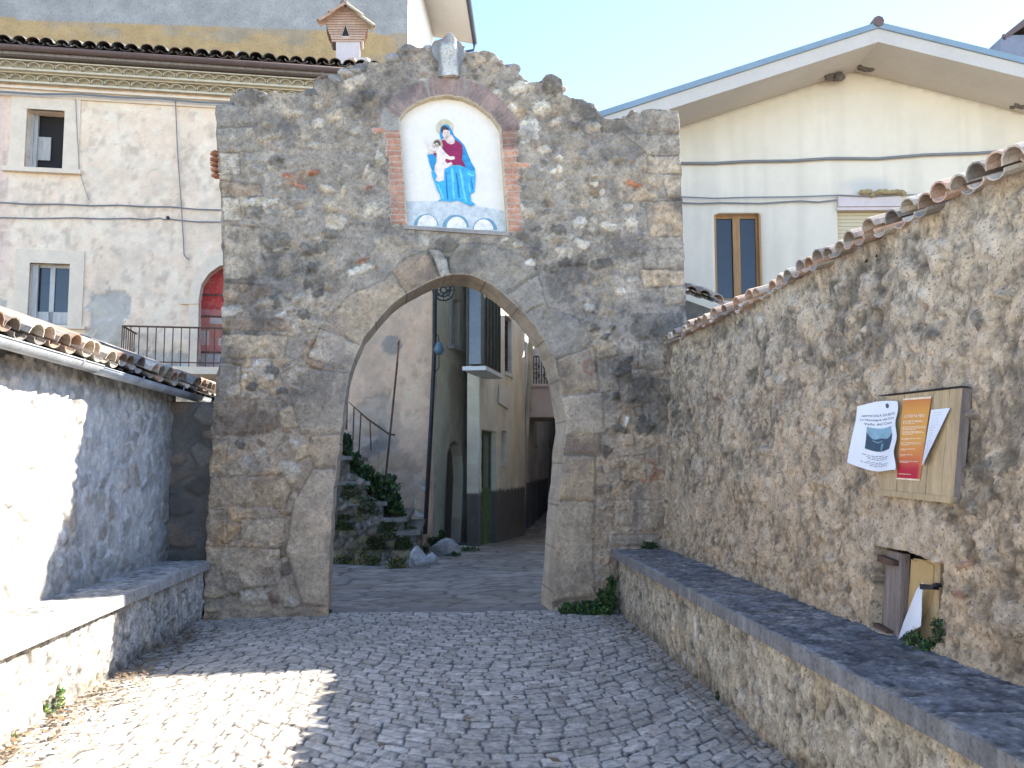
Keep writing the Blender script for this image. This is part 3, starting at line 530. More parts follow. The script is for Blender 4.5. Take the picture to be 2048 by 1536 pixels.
for y in(1.0,): m.tube([(-2.738,.8,2.40),(-2.738,7.2,2.38)],.007,6);m.tube([(-2.742,7.2,2.37),(-2.742,10.4,2.35)],.006,6)
obj('gutter',m.mesh('gutter',smooth=True),M['zinc'],lb)
# ------------------------------------------------ benches
def benchf(seed,bright,warm):
    def f(S,T,P):
        n=fbm(S*3,T*3,seed,5);n2=fbm(S*16,T*16,seed+1,4);mk,mk2,c1,c2,h,k=rubble(S,T,.17,seed,.6,[PAL['P'],PAL['L'],PAL['G'],PAL['L'],PAL['Y']])
        C=np.array(warm)[None,:]*(.75+.5*n)[:,None];C=C*(1-mk[:,None]*.45)+c1*mk[:,None]*.45
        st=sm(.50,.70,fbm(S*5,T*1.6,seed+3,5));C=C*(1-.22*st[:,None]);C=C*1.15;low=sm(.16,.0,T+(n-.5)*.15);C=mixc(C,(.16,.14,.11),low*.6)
        pit=sm(.63,.72,fbm(S*18,T*18,seed+5,3));C=C*(1-.55*pit[:,None])
        H,C=grit(S,T,mk*.012+.022*(n-.5)+.012*(n2-.5)-pit*.012,C,.9,600,.8);return H,C
    return f
def slabf(seed,c0,xe_=0):
    def f(S,T,P):
        n=fbm(S*5,T*5,seed,5);n2=fbm(S*30,T*30,seed+1,3);n3=fbm(S*4,T*4,seed+2,4)
        C=np.array(c0)[None,:]*(.55+.9*n)[:,None];n4=vnoise(S*60,T*60,seed+7);C=mixc(C,(.46,.44,.41),sm(.56,.70,n2*.35+n3*.3+n4*.35)*.8);C=C*(1-.5*sm(.62,.75,fbm(S*22,T*22,seed+8,3)))[:,None]
        ed=sm(.035,.012,np.abs(P[:,0]-xe_)+(n2-.5)*.02);C=mixc(C,(.44,.42,.38),ed*.7);jt=sm(.016,.006,np.abs(((P[:,1]+.06*(n-.5)+seed)%1.35)-.7));C=C*(1-.55*jt[:,None]);H,C=grit(S,T,.012*(n-.5)+.008*(n2-.5)-.008*jt,C,.9,700,.4);return H,C
    return f
def bench(name,lab,xo,xw,sgn,y0,y1,h,seed,warm,slabc):
    b=thing(name,lab,'bench',((xo+xw)/2,(y0+y1)/2,0))
    fr=Frame((xo,0,0),(0,-sgn,0),(0,0,1))
    # face toward lane: normal must be +x for left bench
    nx=fr.N[0]
    if (nx>0)!=(sgn>0): fr=Frame((xo,0,0),(0,sgn,0),(0,0,1))
    a,b_=sorted([(-y1 if fr.U[1]<0 else y0),(-y0 if fr.U[1]<0 else y1)])
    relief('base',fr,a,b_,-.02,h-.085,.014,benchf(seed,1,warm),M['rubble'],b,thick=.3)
    # end face
    ef=Frame((xo,y1,0),(1,0,0),(0,0,1))
    xt=xo+sgn*.06
    x0,x1=sorted((xt,xw));tf=Frame((0,0,h),(1,0,0),(0,1,0))
    relief('slab',tf,x0,x1,y0,y1+.03,.018,slabf(seed+9,slabc,xt),M['slab'],b,thick=.085,edgecol=[c*.95 for c in slabc])
    return b
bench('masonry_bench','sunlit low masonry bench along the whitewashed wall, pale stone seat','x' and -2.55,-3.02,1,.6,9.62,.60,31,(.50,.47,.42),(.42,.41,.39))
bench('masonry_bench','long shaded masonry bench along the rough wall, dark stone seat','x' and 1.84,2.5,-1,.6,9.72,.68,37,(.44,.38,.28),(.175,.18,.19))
# left bench's slab joints
# ------------------------------------------------ right rough wall (lean-to)
WV=np.array([.075,0,1.0]);RW=Frame((2.33,0,0),(0,-1,0),WV)
if RW.N[0]>0: RW=Frame((2.33,0,0),(0,1,0),WV)
top_px=[(1372,672),(1400,658),(1440,640),(1500,612),(1560,580),(1614,552),(1692,510),(1760,474),(1810,447),(1880,414),(1940,386),(1993,360),(2048,336)]
top_l=toL(RW,top_px)
print('RW N',RW.N,'top',top_l[0],top_l[-1])
sg=1 if RW.U[1]>0 else -1
def topz(y):
    ys=np.array([abs(p[0]) for p in top_l]);zs=np.array([p[1] for p in top_l]);i=np.argsort(ys);return np.interp(y,ys[i],zs[i])
outer=[(sg*1.2,-.02),(sg*10.1,-.02)]+[(sg*10.1,float(top_l[0][1]))]+[p for p in top_l]+[(sg*1.2,float(top_l[-1][1]))]
if sg<0: outer=outer[::-1]
hatch_px=[(1752,1092),(1812,1102),(1887,1130),(1880,1200),(1872,1296),(1800,1282),(1742,1252),(1748,1170)]
hatch=toL(RW,hatch_px)
rw_e=[(1868,508,20,30,'P'),(1975,480,26,40,'P'),(1738,565,14,20,'P'),(1742,575,14,22,'L'),(1815,540,20,24,'L'),(1890,490,16,14,'P'),(1720,620,10,16,'P'),(1850,590,12,16,'P'),(1648,965,10,10,'L'),(1590,600,8,12,'P'),(1690,560,9,14,'L'),(1733,660,6,9,'P'),(2010,590,16,12,'P'),(2020,1240,30,40,'L'),(1960,640,10,16,'D'),(1985,940,36,22,'D'),(1870,670,14,12,'D'),(1760,610,11,10,'G'),(1940,830,14,10,'D'),(1950,1020,14,14,'D'),(1520,640,10,16,'P'),(1480,690,10,14,'L'),(1560,760,10,10,'P'),(1700,720,12,12,'G'),(1530,900,12,12,'L'),(1640,860,8,14,'P'),(1400,940,9,22,'P'),(1660,1120,16,12,'L'),(1930,1130,14,8,'R'),(1925,1190,14,7,'R'),(1990,1120,30,26,'Y'),(1460,760,12,14,'B')]
def rwf(S,T,P):
    px,py=proj(P);mk,mk2,c1,c2,h,k=rubble(S,T,.13,11,.50,[PAL['L'],PAL['G'],PAL['P'],PAL['D'],PAL['L'],PAL['T'],PAL['L'],PAL['Y']],1.1)
    n=fbm(S*2.2,T*2.2,60,5);n2=fbm(S*11,T*11,61,5);n3=fbm(S*30,T*30,62,4)
    g1,g2,q,q2,q3=vor(S/.055+n2,T/.05+n2,200,.95);peb=sm(.1,.45,g2-g1)*(q2>.35)
    C=np.array([.40,.35,.28])[None,:]*(.70+.55*n)[:,None]
    C=C*(1+((q-.5)*.35*peb)[:,None])
    bk,bk2,b1_,b2_,bh,bq=rubble(S,T,.27,411,.55,[PAL['P'],PAL['L'],PAL['W'],PAL['L'],PAL['G']],.95);C=C*(1-bk[:,None]*.42)+b1_*bk[:,None]*.42;C=C*(1-mk2[:,None]*.5)+c2*mk2[:,None]*.5
    C=C*(1-mk[:,None]*.6)+(c1*(.7+.55*n2)[:,None])*mk[:,None]*.6
    pit=sm(.54,.64,n2*.6+n3*.4);lich=sm(.50,.62,fbm(S*6,T*6,64,6))
    C=C*(1-.42*pit[:,None]);C=mixc(C,(.13,.135,.13),lich*.62*sm(.25,1.6,T+ (n-.5)*1.8))
    bw_=sm(.52,.66,fbm(S*1.1+2,T*1.3,414,5));C=C*(1-.30*bw_[:,None]);wm=sm(3.0,1.0,T+(n-.5));C=C*(1+wm[:,None]*np.array([.14,.06,-.02]))
    # rusty vertical runs
    for x0,a,b,wd in ((1566,960,700,5),(1605,1000,720,5),(1848,900,560,6),(1672,900,700,6),(1750,760,620,5),(1515,930,760,4),(1960,700,600,5),(1640,1000,830,3)):
        mm=sm(wd,wd*.3,np.abs(px-x0+(n2-.5)*10))*sm(a,a-40,py)*sm(b,b+40,py);C=mixc(C,(.33,.17,.12),mm*.5*sm(.35,.6,n3*.5+n2*.5))
    H=bk*(.008+.018*bh)+mk*(.010+.012*h)+mk2*.005+peb*.005+.05*(n-.5)+.022*(n2-.5)+.012*(n3-.5)-pit*.012;C=C*np.array([1.40,1.34,1.23])
    C=C*.96;H,C=overlay(px,py,[],rw_e,H,C,wob=2.5);KE=C.copy()
    # smooth patch of mortar round board and hatch
    c_=sm(1.5,0,np.hypot((px-1810)/95,(py-1060)/70));C=mixc(C,np.array([.46,.41,.34]),c_*.6);H=H*(1-.6*c_)
    tz=topz(P[:,1]);mt_=sm(.10,.03,tz-T+(n2-.5)*.06);C=mixc(C,(.46,.43,.38),mt_*.8);H=H*(1-mt_*.7)+.02*mt_
    C=C*np.minimum(1,.6/np.maximum(C.max(1),.01))[:,None];H,C=grit(S,T,H,C,.95,500,.45);lum=C.mean(1,keepdims=True);C=(C*.52+lum*np.array([1.13,1.0,.81])*.48)*(.86+.34*sm(.34,.66,fbm(S*1.6,T*2.0,515,5)))[:,None]*np.array([1.10,1.01,.89]);C=C*np.minimum(1,.56/np.maximum(C.max(1),.01))[:,None];return H,np.clip(C,.025,.62)
rb=thing('lean_to_wall','long rough rubble wall with a rising clay tile eave on the lane','wall',(2.4,5,0))
relief('wall',RW,min(sg*1.2,sg*10.1),max(sg*1.2,sg*10.1),-.02,3.6,.0125,rwf,M['rubble'],rb,outer=outer,holes=[hatch],thick=.45,hthick=[.16])
m=MB();m.box(2.9,7,-4,10,0,3.0);m.box(2.45,2.9,-4,1.19,0,3.0);obj('wall_core',m.mesh('core'),M['earth'],rb)
z0=float(top_l[-1][1]);z1=float(top_l[0][1]);print('eave z near/far',z0,z1)
xe=2.33+.075*3
D_=(math.cos(R(15)),0,math.sin(R(15)))
ya=1.2;
def dzr(s): y=ya+s; return float(topz(y))-z0
tile_roof((xe-.06,ya,z0-.045),(xe-.06,10.05,z0-.045),D_,6,'roof',rb,.165,15,1.35,1.7,dzr)
tile_roof((xe-.06,-4,z0-.045),(xe-.06,ya-.02,z0-.045),D_,3,'roof',rb,.165,16,1.35,1.0)
m=MB()
yy=[-4,1.2,3,4,5,6,7,8,9,10.05]
for i in range(len(yy)-1):
    a,b=yy[i],yy[i+1];za=float(topz(a))-.085 if a>1 else z0-.085;zb=float(topz(b))-.085;dz=2.6*math.tan(R(15))
    m.box8([(xe+.0,a,za-.03),(xe+2.6,a,za+dz-.03),(xe+2.6,b,zb+dz-.03),(xe,b,zb-.03),(xe,a,za),(xe+2.6,a,za+dz),(xe+2.6,b,zb+dz),(xe,b,zb)])
obj('roof_deck',m.mesh('deck'),M['tile'],rb)
# ------------------------------------------------ notice board and papers
NB=Frame(RW.P(0,0,.05),RW.U,RW.V)
bd=[(1775,790),(1925,773),(1905,1007),(1757,990)]
nbl=toL(NB,bd);cx=NB.P(*nbl[0])
nb=thing('notice_board','shallow pine notice board fixed to the rough wall above the hatch','notice board',tuple(NB.P(*nbl[3],-.09)))
if (nbl[1][0]-nbl[0][0])<0: fl=True
def ipl(q,u,v):
    (ax,ay),(bx,by),(cx_,cy_),(dx,dy)=q
    return ((1-v)*((1-u)*ax+u*bx)+v*((1-u)*dx+u*cx_),(1-v)*((1-u)*ay+u*by)+v*((1-u)*dy+u*cy_))
def quadpx(q,u0,u1,v0,v1): return [ipl(q,u0,v0),ipl(q,u1,v0),ipl(q,u1,v1),ipl(q,u0,v1)]
m=MB();us=[0,.23,.38,.62,.83,1.0]
for i in range(5):
    pl=toL(NB,quadpx(bd,us[i]+.004,us[i+1]-.004,.012,.945));m.prism(NB,pl,-.02-.0015*(i%2),0-.0015*(i%2))
obj('plank_panel',m.mesh('planks'),M['wood'],nb)
m=MB();m.prism(NB,toL(NB,quadpx(bd,0,1,.945,1)),-.02,.012);obj('bottom_rail',m.mesh('rail'),M['wood'],nb)
m=MB();m.prism(NB,toL(NB,quadpx(bd,.002,1,0,.01)),-.045,.004)
m.prism(NB,toL(NB,quadpx(bd,-.10,1.01,-.004,-.001)),-.03,.012);obj('top_edge',m.mesh('tedge'),M['dark'],nb)
m=MB();m.prism(NB,toL(NB,quadpx(bd,.985,1.0,.012,.999)),-.048,-.0025);m.prism(NB,toL(NB,quadpx(bd,0,.015,.012,.999)),-.048,-.0025);m.prism(NB,toL(NB,quadpx(bd,0.015,.985,.985,.998)),-.048,-.0225);obj('shaded_side_frame',m.mesh('sframe'),M['oldwood'],nb)  # sides in darker wood than the planks: shade put into their colour
def sheet(name,label,cat,poly,d,mt,bulge,parent_origin,nx=14,ny=18,group=None,curl=None,parent=None):
    """a paper sheet: grid clipped to a pixel quad, gently bent"""
    m=MB();vs=[]
    for j in range(ny+1):
        for i in range(nx+1):
            u=i/nx;v=j/ny;p=ipl(poly,u,v);a,b=NB.loc(*p);vs.append(NB.P(a,b,d+bulge(u,v)))
    fs=[(j*(nx+1)+i,j*(nx+1)+i+1,(j+1)*(nx+1)+i+1,(j+1)*(nx+1)+i) for j in range(ny) for i in range(nx)]
    m.add(vs,fs);me=m.mesh(name,smooth=True)
    return me
def on_sheet(poly,d,bulge,u,v,e=.0015):
    a,b=NB.loc(*ipl(poly,u,v));return NB.P(a,b,d+bulge(u,v)+e)
def strip(m,poly,d,bulge,u0,u1,v0,v1,e=.0015,n=8,curve=0):
    vs=[]
    for i in range(n+1):
        u=u0+(u1-u0)*i/n;cv=curve*math.sin(math.pi*u)
        vs.append(on_sheet(poly,d,bulge,u,v0+cv,e));vs.append(on_sheet(poly,d,bulge,u,v1+cv,e))
    m.add(vs,[(2*i,2*i+1,2*i+3,2*i+2) for i in range(n)])
def words(txt,poly,d,bulge,u0,u1,v,hgt,mt,name,par,e=.002,curve=0):
    cu=bpy.data.curves.new('t','FONT');cu.body=txt;cu.size=1;to=bpy.data.objects.new('t',cu);COL.objects.link(to)
    dg=bpy.context.evaluated_depsgraph_get();me=bpy.data.meshes.new_from_object(to.evaluated_get(dg));bpy.data.objects.remove(to)
    xs=[q.co.x for q in me.vertices];x0=min(xs);x1=max(xs)
    for q in me.vertices:
        u=u0+(u1-u0)*(q.co.x-x0)/(x1-x0);vv=v-q.co.y*hgt+curve*math.sin(math.pi*u);p=on_sheet(poly,d,bulge,u,vv,e);q.co=p
    me.update();return obj(name,me,mt,par)
# orange poster
op=[(1809,797),(1867,794),(1843,960),(1795,957)]
op=[(1809,799),(1866,795),(1841,961),(1796,958)]
mo=bpy.data.materials.new('orange_poster_print');mo.use_nodes=True
def grad_mat(m,fr,p0,p1,stops):
    t=m.node_tree;N=t.nodes;L=t.links;b=N['Principled BSDF'];b.inputs['Roughness'].default_value=.5
    a=N.new('ShaderNodeAttribute');a.attribute_name='Col';L.new(a.outputs['Color'],b.inputs['Base Color'])
grad_mat(mo,NB,0,0,0)
fl0=lambda u,v:.004+.003*math.sin(3*v+u)
me=sheet('print','','',op,.002,mo,fl0,None,6,30)
cr=np.array([[0,.62,.20,.05],[.15,.72,.33,.07],[.5,.74,.36,.08],[.68,.70,.25,.07],[.78,.62,.13,.06],[.86,.52,.03,.05],[1,.50,.015,.045]])
ca=me.color_attributes.new('Col','FLOAT_COLOR','POINT')
for j in range(31):
    v=j/30;c=[float(np.interp(v,cr[:,0],cr[:,k])) for k in(1,2,3)]
    for i in range(7):
        cc=c
        if i>=6 and v>.55: cc=[.66,.22,.08]
        ca.data[j*7+i].color=(*cc,1)
t=thing('poster','tall narrow orange to red poster pinned on the notice board','poster',tuple(on_sheet(op,.002,fl0,.5,1)),None)
obj('print',me,mo,t)
m=MB()
strip(m,op,.002,fl0,0,1,-.012,.012);strip(m,op,.002,fl0,0,1,.985,1.005)
rg=random.Random(3)
for v,l in ((.27,.8),(.285,.85),(.305,.55),(.345,.97),(.362,.95),(.38,.6),(.405,.85),(.42,.92),(.437,.5),(.49,.85),(.505,.4),(.54,.85),(.557,.9),(.57,.4),(.62,.65),(.633,.3),(.69,.6),(.705,.3),(.77,.85),(.785,.45),(.93,.6)):
    u=.08
    while u<l:
        w=rg.uniform(.05,.14);strip(m,op,.002,fl0,u,min(l,u+w),v,v+.008,n=2);u+=w+.02
obj('small_print',m.mesh('sp'),paint('print_cream',(.85,.70,.50)),t)
words('OFFERTA MESE',op,.002,fl0,.12,.88,.235,.055,paint('print_white',(.9,.80,.66)),'heading',t)
# white poster, curled
wp=[(1743,812),(1796,800),(1802,940),(1722,926)]
wp=[(1742,815),(1803,803),(1801,941),(1721,927)]
bw=lambda u,v:.02+.05*(1-u)*(1-u)+.012*math.sin(6.2*u+2.5*v)*v+.03*max(0,.25-v)*(1-u)
_ipl=ipl
def ipl(q,u,v):
    x,y=_ipl(q,u,v)
    if q is wp: x+=2.2*math.sin(v*15)*u;y+=11*math.sin(math.pi*min(1,u*1.05))*v*(1-u*.3)-5*math.sin(math.pi*u)*(1-v)
    return x,y
me=sheet('sheet','','',wp,.004,M['paper'],bw,None,20,24)
t=thing('poster','curled white poster with a mountain picture, hanging off the board','poster',tuple(on_sheet(wp,.004,bw,.8,1)))
obj('sheet',me,M['paper'],t)
m=MB()
for v,u0,u1 in ((.80,.22,.70),(.825,.3,.85),(.85,.32,.8),(.895,.3,.66),(.92,.2,.82),(.945,.35,.8)):
    u=u0
    while u<u1:
        w=rg.uniform(.04,.1);strip(m,wp,.004,bw,u,min(u1,u+w),v-.05,v-.042,n=2,curve=.035);u+=w+.02
obj('small_print',m.mesh('sp'),M['ink'],t)
words('ARTICOLA DI RETE',wp,.004,bw,.12,.93,.185,.045,M['ink'],'heading',t,curve=.035)
words('Le Montagne del Cam',wp,.004,bw,.1,.93,.245,.045,M['ink'],'heading',t,curve=.035)
words('Valle del Cam',wp,.004,bw,.2,.88,.31,.05,M['ink'],'heading',t,curve=.035)
pc=[ (.30,.37),(.86,.40),(.83,.72),(.24,.68)]
def sub(poly,uv): return [on_sheet(poly,.004,bw,u,v,.002) for u,v in uv]
def patch(m,u0,u1,v0,v1,cv=.03,n=10,mm=8,e=.002,topf=None):
    vs=[]
    for j in range(mm+1):
        for i in range(n+1):
            u=u0+(u1-u0)*i/n;vt=v0 if topf is None else topf(i/n);v=vt+(v1-vt)*j/mm+cv*math.sin(math.pi*i/n);vs.append(on_sheet(wp,.004,bw,u,v,e))
    m.add(vs,[(j*(n+1)+i,j*(n+1)+i+1,(j+1)*(n+1)+i+1,(j+1)*(n+1)+i) for j in range(mm) for i in range(n)])
m=MB();patch(m,.27,.86,.36,.69);obj('picture_sky',m.mesh('psky'),paint('pic_sky',(.26,.42,.50)),t)
m=MB();patch(m,.27,.86,.5,.69,e=.003,topf=lambda q:.44+.09*math.sin(q*3.1)+.03*math.sin(q*9));obj('picture_hill',m.mesh('phill'),paint('pic_hill',(.05,.09,.13)),t)
m=MB();patch(m,.60,.66,.58,.68,e=.004);patch(m,.40,.62,.55,.57,e=.004);obj('picture_path',m.mesh('ppath'),paint('pic_path',(.16,.28,.33)),t)
m=MB();m.add([on_sheet(wp,.004,bw,.70+.045*math.cos(a*.5236),.07+.035*math.sin(a*.5236),.002) for a in range(12)],[tuple(range(12))]);obj('crest',m.mesh('crest'),M['ink'],t)
# folded white leaflet on the right
lp=[(1867,820),(1905,816),(1862,930),(1848,932)]
bl=lambda u,v:.008+.03*u*v
me=sheet('sheet','','',lp,.004,M['paper'],bl,None,10,16)
t=thing('leaflet','white printed leaflet folded to a narrow wedge right of the orange poster','leaflet',tuple(on_sheet(lp,.004,bl,.5,1)))
obj('sheet',me,M['paper'],t);m=MB()
for i in range(17): strip(m,lp,.004,bl,.12,.12+.7*rg.uniform(.5,1),.06+i*.045,.06+i*.045+.006,n=3)
obj('small_print',m.mesh('sp'),paint('print_grey',(.5,.53,.56)),t)
# ------------------------------------------------ wooden hatch
HB=Frame(RW.P(0,0,-.06),RW.U,RW.V)
ht=thing('wooden_hatch','small decayed wooden hatch door low in the rough wall, with rusty hinges','hatch door',tuple(HB.hit(1808,1285)))
m=MB();m.prism(HB,toL(HB,[(1735,1085),(1900,1125),(1890,1310),(1730,1262)]),-.09,-.07);obj('recess_back',m.mesh('rb'),M['room'],ht)
def pk(name,pxs,d0,d1,mt,fr=HB,par=None): m=MB();m.prism(fr,toL(fr,pxs),d0,d1);return obj(name,m.mesh(name),mt,par or ht)
pk('plank',[(1752,1097),(1776,1100),(1770,1180),(1768,1262),(1744,1252),(1752,1205),(1754,1160)],-.02,.0,M['oldwood'])
pk('plank',[(1777,1100),(1815,1108),(1808,1288),(1770,1264)],-.015,.012,M['oldwood'])
pk('edge_batten',[(1811,1106),(1817,1109),(1810,1288),(1804,1286)],.0125,.035,M['oldwood'])
pk('plank',[(1820,1116),(1874,1124),(1866,1290),(1812,1286)],-.045,-.02,M['wood'])
pk('cardboard',[(1818,1118),(1830,1122),(1840,1119),(1862,1130),(1860,1180),(1850,1215),(1832,1250),(1812,1248),(1811,1220)],-.0195,-.012,M['card'])
for pxs in ([(1748,1103),(1760,1106),(1805,1123),(1804,1133),(1797,1132),(1750,1116)],[(1733,1232),(1745,1236),(1792,1262),(1790,1272),(1780,1270),(1732,1244)]): pk('strap_hinge',pxs,.013,.05,M['rust'])
pk('latch',[(1862,1169),(1884,1172),(1894,1167),(1896,1174),(1888,1177),(1892,1181),(1884,1180),(1862,1180)],.03,.06,M['dark'])
m=MB();vs=[]
wq=[[(1856,1168),(1860,1165)],[(1846,1180),(1860,1172)],[(1838,1200),(1859,1195)],[(1830,1220),(1860,1222)],[(1821,1242),(1860,1246)],[(1814,1262),(1860,1254)],[(1808,1280),(1845,1262)],[(1809,1285),(1812,1284)]]
for j,(a,b) in enumerate(wq):
    for i in range(7):
        u=i/6;x=a[0]+(b[0]-a[0])*u;y=a[1]+(b[1]-a[1])*u;s,t2=HB.loc(x,y);vs.append(HB.P(s,t2,.035+.03*math.sin(u*2.4)*j/7))
m.add(vs,[(j*7+i,j*7+i+1,(j+1)*7+i+1,(j+1)*7+i) for j in range(7) for i in range(6)])
tag(obj('paper_sheet',m.mesh('paper',smooth=True),M['paper'],origin=tuple(HB.hit(1812,1284))),'blank white sheet of paper hanging loose on the wooden hatch','paper')
# ------------------------------------------------ left house (cream plaster)
A0=onz(862,1078)
AF=ang_frame(-.40,18.85,5)
print('house corner',AF.hit(865,1078))
hs,_=AF.loc(865,900)
wA1=[(50,218),(125,222),(131,341),(54,337)]
wA2=[(58,527),(139,527),(137,652),(57,650)]
dA=[(396,760),(398,600),(403,570),(418,548),(440,532),(475,530),(500,560),(505,760)]
def rectL(fr,pl):
    q=toL(fr,pl);s=[p[0] for p in q];t=[p[1] for p in q]
    return (sum(sorted(s)[:2])/2,sum(sorted(s)[2:])/2,sum(sorted(t)[:2])/2,sum(sorted(t)[2:])/2)
rA1=rectL(AF,wA1);rA2=rectL(AF,wA2);rp=lambda r:[(r[0],r[2]),(r[1],r[2]),(r[1],r[3]),(r[0],r[3])]
dAl=toL(AF,dA)
def houseA(S,T,P):
    px,py=proj(P);n=fbm(S*.9,T*.9,5,5);n2=fbm(S*4,T*4,6,5);n3=fbm(S*14,T*14,7,3)
    C=np.array([.87,.64,.45])[None,:]*(.86+.26*n)[:,None];C=mixc(C,(.88,.71,.53),sm(.45,.65,n2)*.5);C=mixc(C,(.70,.45,.38),sm(35,0,px)*.5*(py<560))
    C=mixc(C,(.60,.45,.30),sm(205,150,py)*.25)
    # greyish weathering streaks
    C=mixc(C,(.70,.54,.40),sm(.52,.68,fbm(S*3.0+T*1.2,T*2.6,15,5))*.55*sm(230,330,py))
    mk,mk2,c1,c2,h,k=rubble(S,T,.30,23,.15,[PAL['L'],PAL['T'],PAL['P'],PAL['Y'],PAL['G']])
    wx=px+(n2-.5)*60;wy=py+(n3-.5)*40
    peel=np.maximum(sm(-2,2,sdf(wx,wy,[(185,590),(215,572),(255,580),(262,620),(245,655),(250,700),(400,705),(400,800),(150,800),(165,690),(180,640)])),sm(-2,2,sdf(wx,wy,[(0,590),(25,605),(20,680),(0,680)])))
    peel=np.maximum(peel,sm(-2,2,sdf(wx,wy,[(700,860),(720,800),(765,780),(770,860),(800,900),(850,960),(850,1100),(660,1100),(660,880)]))*.8)
    sc=C*0+ (np.array([.46,.40,.33])[None,:]*(.7+.5*n2)[:,None]);sc=sc*(1-mk[:,None])+c1*mk[:,None]
    C=C*(1-peel[:,None])+sc*1.15*peel[:,None];H=.012*(n2-.5)+.008*(n3-.5)+peel*(-.03+mk*.02)
    r=np.hypot(px-783,py-690);g=sm(21,18,r+ (n3-.5)*6);C=mixc(C,(.27,.27,.27),g)
    g=sm(-2,3,sdf(wx,wy,[(745,855),(755,848),(765,870),(768,915),(735,925),(725,905),(745,890)]));C=mixc(C,(.27,.265,.26),g*.9)
    # the wall seen through the arch is browner
    low=sm(560,620,py)*(px>600);C=C*(1-low[:,None]*np.array([-.06,.06,.14]));dk=sm(.48,.68,fbm(S*2.5,T*1.2,33,5))*low;C=mixc(C,(.50,.38,.27),dk*.5)
    vt=sm(.55,.70,fbm(S*8,T*6,120,5))*(n>.42);C=C*(1-.22*vt[:,None]);C=C*(1+.25*(fbm(S*10,T*10,121,3)-.5))[:,None]
    return H,np.clip(C,.03,.88)
hA=thing('plastered_house','old cream plastered house with arched red door left of the gateway','house',(-5,18.5,0))
topA=AF.loc(300,137)[1]
relief('wall',AF,-16,hs,-.2,topA,.045,houseA,M['plaster'],hA,holes=[rp(rA1),rp(rA2),dAl],thick=.35)
m=MB();m.fbox(AF,-16,hs-.01,0,topA-.2,-9,-.40);obj('wall_core',m.mesh('core'),M['room'],hA)
m=MB();m.fbox(AF,hs-.36,hs-.006,0,topA-.1,-9,-.02);obj('side_wall',m.mesh('side'),M['cream'],hA)
def trim(m,fr,r,w,d,sill=.12,top=None):
    s0,s1,t0,t1=r;top=w if top is None else top
    m.fbox(fr,s0-w,s0,t0,t1+top,-.05,d);m.fbox(fr,s1,s1+w,t0,t1+top,-.05,d);m.fbox(fr,s0,s1,t1,t1+top,-.05,d)
st=mat('stone_trim',(.76,.60,.44),var=.1,vs=4,bump=.2)
def window(fr,r,par,fmat,lab=None,open_leaf=False,mull=True,depth=-.22):
    s0,s1,t0,t1=r
    m=MB();w=.055;m.fbox(fr,s0,s0+w,t0,t1,depth,depth+.05);m.fbox(fr,s1-w,s1,t0,t1,depth,depth+.05);m.fbox(fr,s0+w,s1-w,t1-w,t1,depth,depth+.05);m.fbox(fr,s0+w,s1-w,t0,t0+w,depth,depth+.05)
    if mull: m.fbox(fr,(s0+s1)/2-.045,(s0+s1)/2+.045,t0+w,t1-w,depth+.002,depth+.06)
    f=obj('window',m.mesh('frame'),fmat,par);m=MB();m.fbox(fr,s0+w,s1-w,t0+w,t1-w,depth+.015,depth+.025);obj('pane',m.mesh('pane'),M['glass'],f);return f
# upper window: dark, one leaf open inward
m=MB();s0,s1,t0,t1=rA1;m.fbox(AF,s0,s0+.05,t0,t1,-.3,-.22);m.fbox(AF,s0+.05,s0+.12,t0,t1,-.34,-.26);m.fbox(AF,s0+.12,s0+.36,t0+.3,t1-.45,-.36,-.33)
f=obj('window',m.mesh('leaf'),M['greywood'],hA);m=MB();m.fbox(AF,s0-.1,s1+.1,t0-.1,t1+.1,-.42,-.38);obj('dark_opening',m.mesh('op'),M['room'],f)
m=MB();trim(m,AF,rA1,.30,.035);m.fbox(AF,rA1[0]-.38,rA1[1]+.38,rA1[2]-.09,rA1[2],-.05,.12);obj('window_surround',m.mesh('sur'),st,hA)
f=window(AF,rA2,hA,M['greywood']);m=MB();s0,s1,t0,t1=rA2;m.fbox(AF,s0+.06,s1-.06,t0+.06,t0+.3,-.195,-.16);m.fbox(AF,s0,s0+.12,t0,t1,-.17,-.1);obj('leaf_board',m.mesh('lb'),M['greywood'],f)
m=MB();trim(m,AF,rA2,.27,.03);m.fbox(AF,rA2[0]-.35,rA2[1]+.35,rA2[2]-.07,rA2[2],-.05,.10);obj('window_surround',m.mesh('sur'),st,hA)
# arched red door and its stone surround
m=MB();s0=min(p[0] for p in dAl);s1=max(p[0] for p in dAl)
rg=random.Random(2);tz0=dAl[0][1];tz1=max(p[1] for p in dAl)
for j in range(16):
    for i in range(6):
        a=s0+(s1-s0)*i/6;b=s0+(s1-s0)*(i+1)/6;c=tz0+(tz1-tz0)*j/16;d=tz0+(tz1-tz0)*(j+1)/16
        q=j/16;cc=(.42,.06,.045) if q>.62 else ((.42,.16,.12) if rg.random()<.5 else (.45,.33,.28));cc=(.40,.32,.27) if q<.22 else cc
        m.col=tuple(x*rg.uniform(.85,1.1) for x in cc);m.fbox(AF,a,b,c,d,-.30,-.25)
    if j in (4,9,12): m.col=(.12,.05,.04);m.fbox(AF,s0,s1,c-.02,c+.02,-.25,-.235)
obj('door',m.mesh('door',True),M['red'],hA)
m=MB();oo=[(376,760),(378,600),(385,560),(402,530),(430,507),(475,500),(520,530),(530,600),(530,760)]
ol=toL(AF,oo)
n=len(dAl)
ii=[0,1,2,3,4,5,6,7];oi=[0,1,2,3,4,5,6,8]
for k in range(7):
    q=[dAl[ii[k]],ol[oi[k]],ol[oi[k+1]],dAl[ii[k+1]]];q.reverse() if False else None;m.prism(AF,q,-.1,.04)
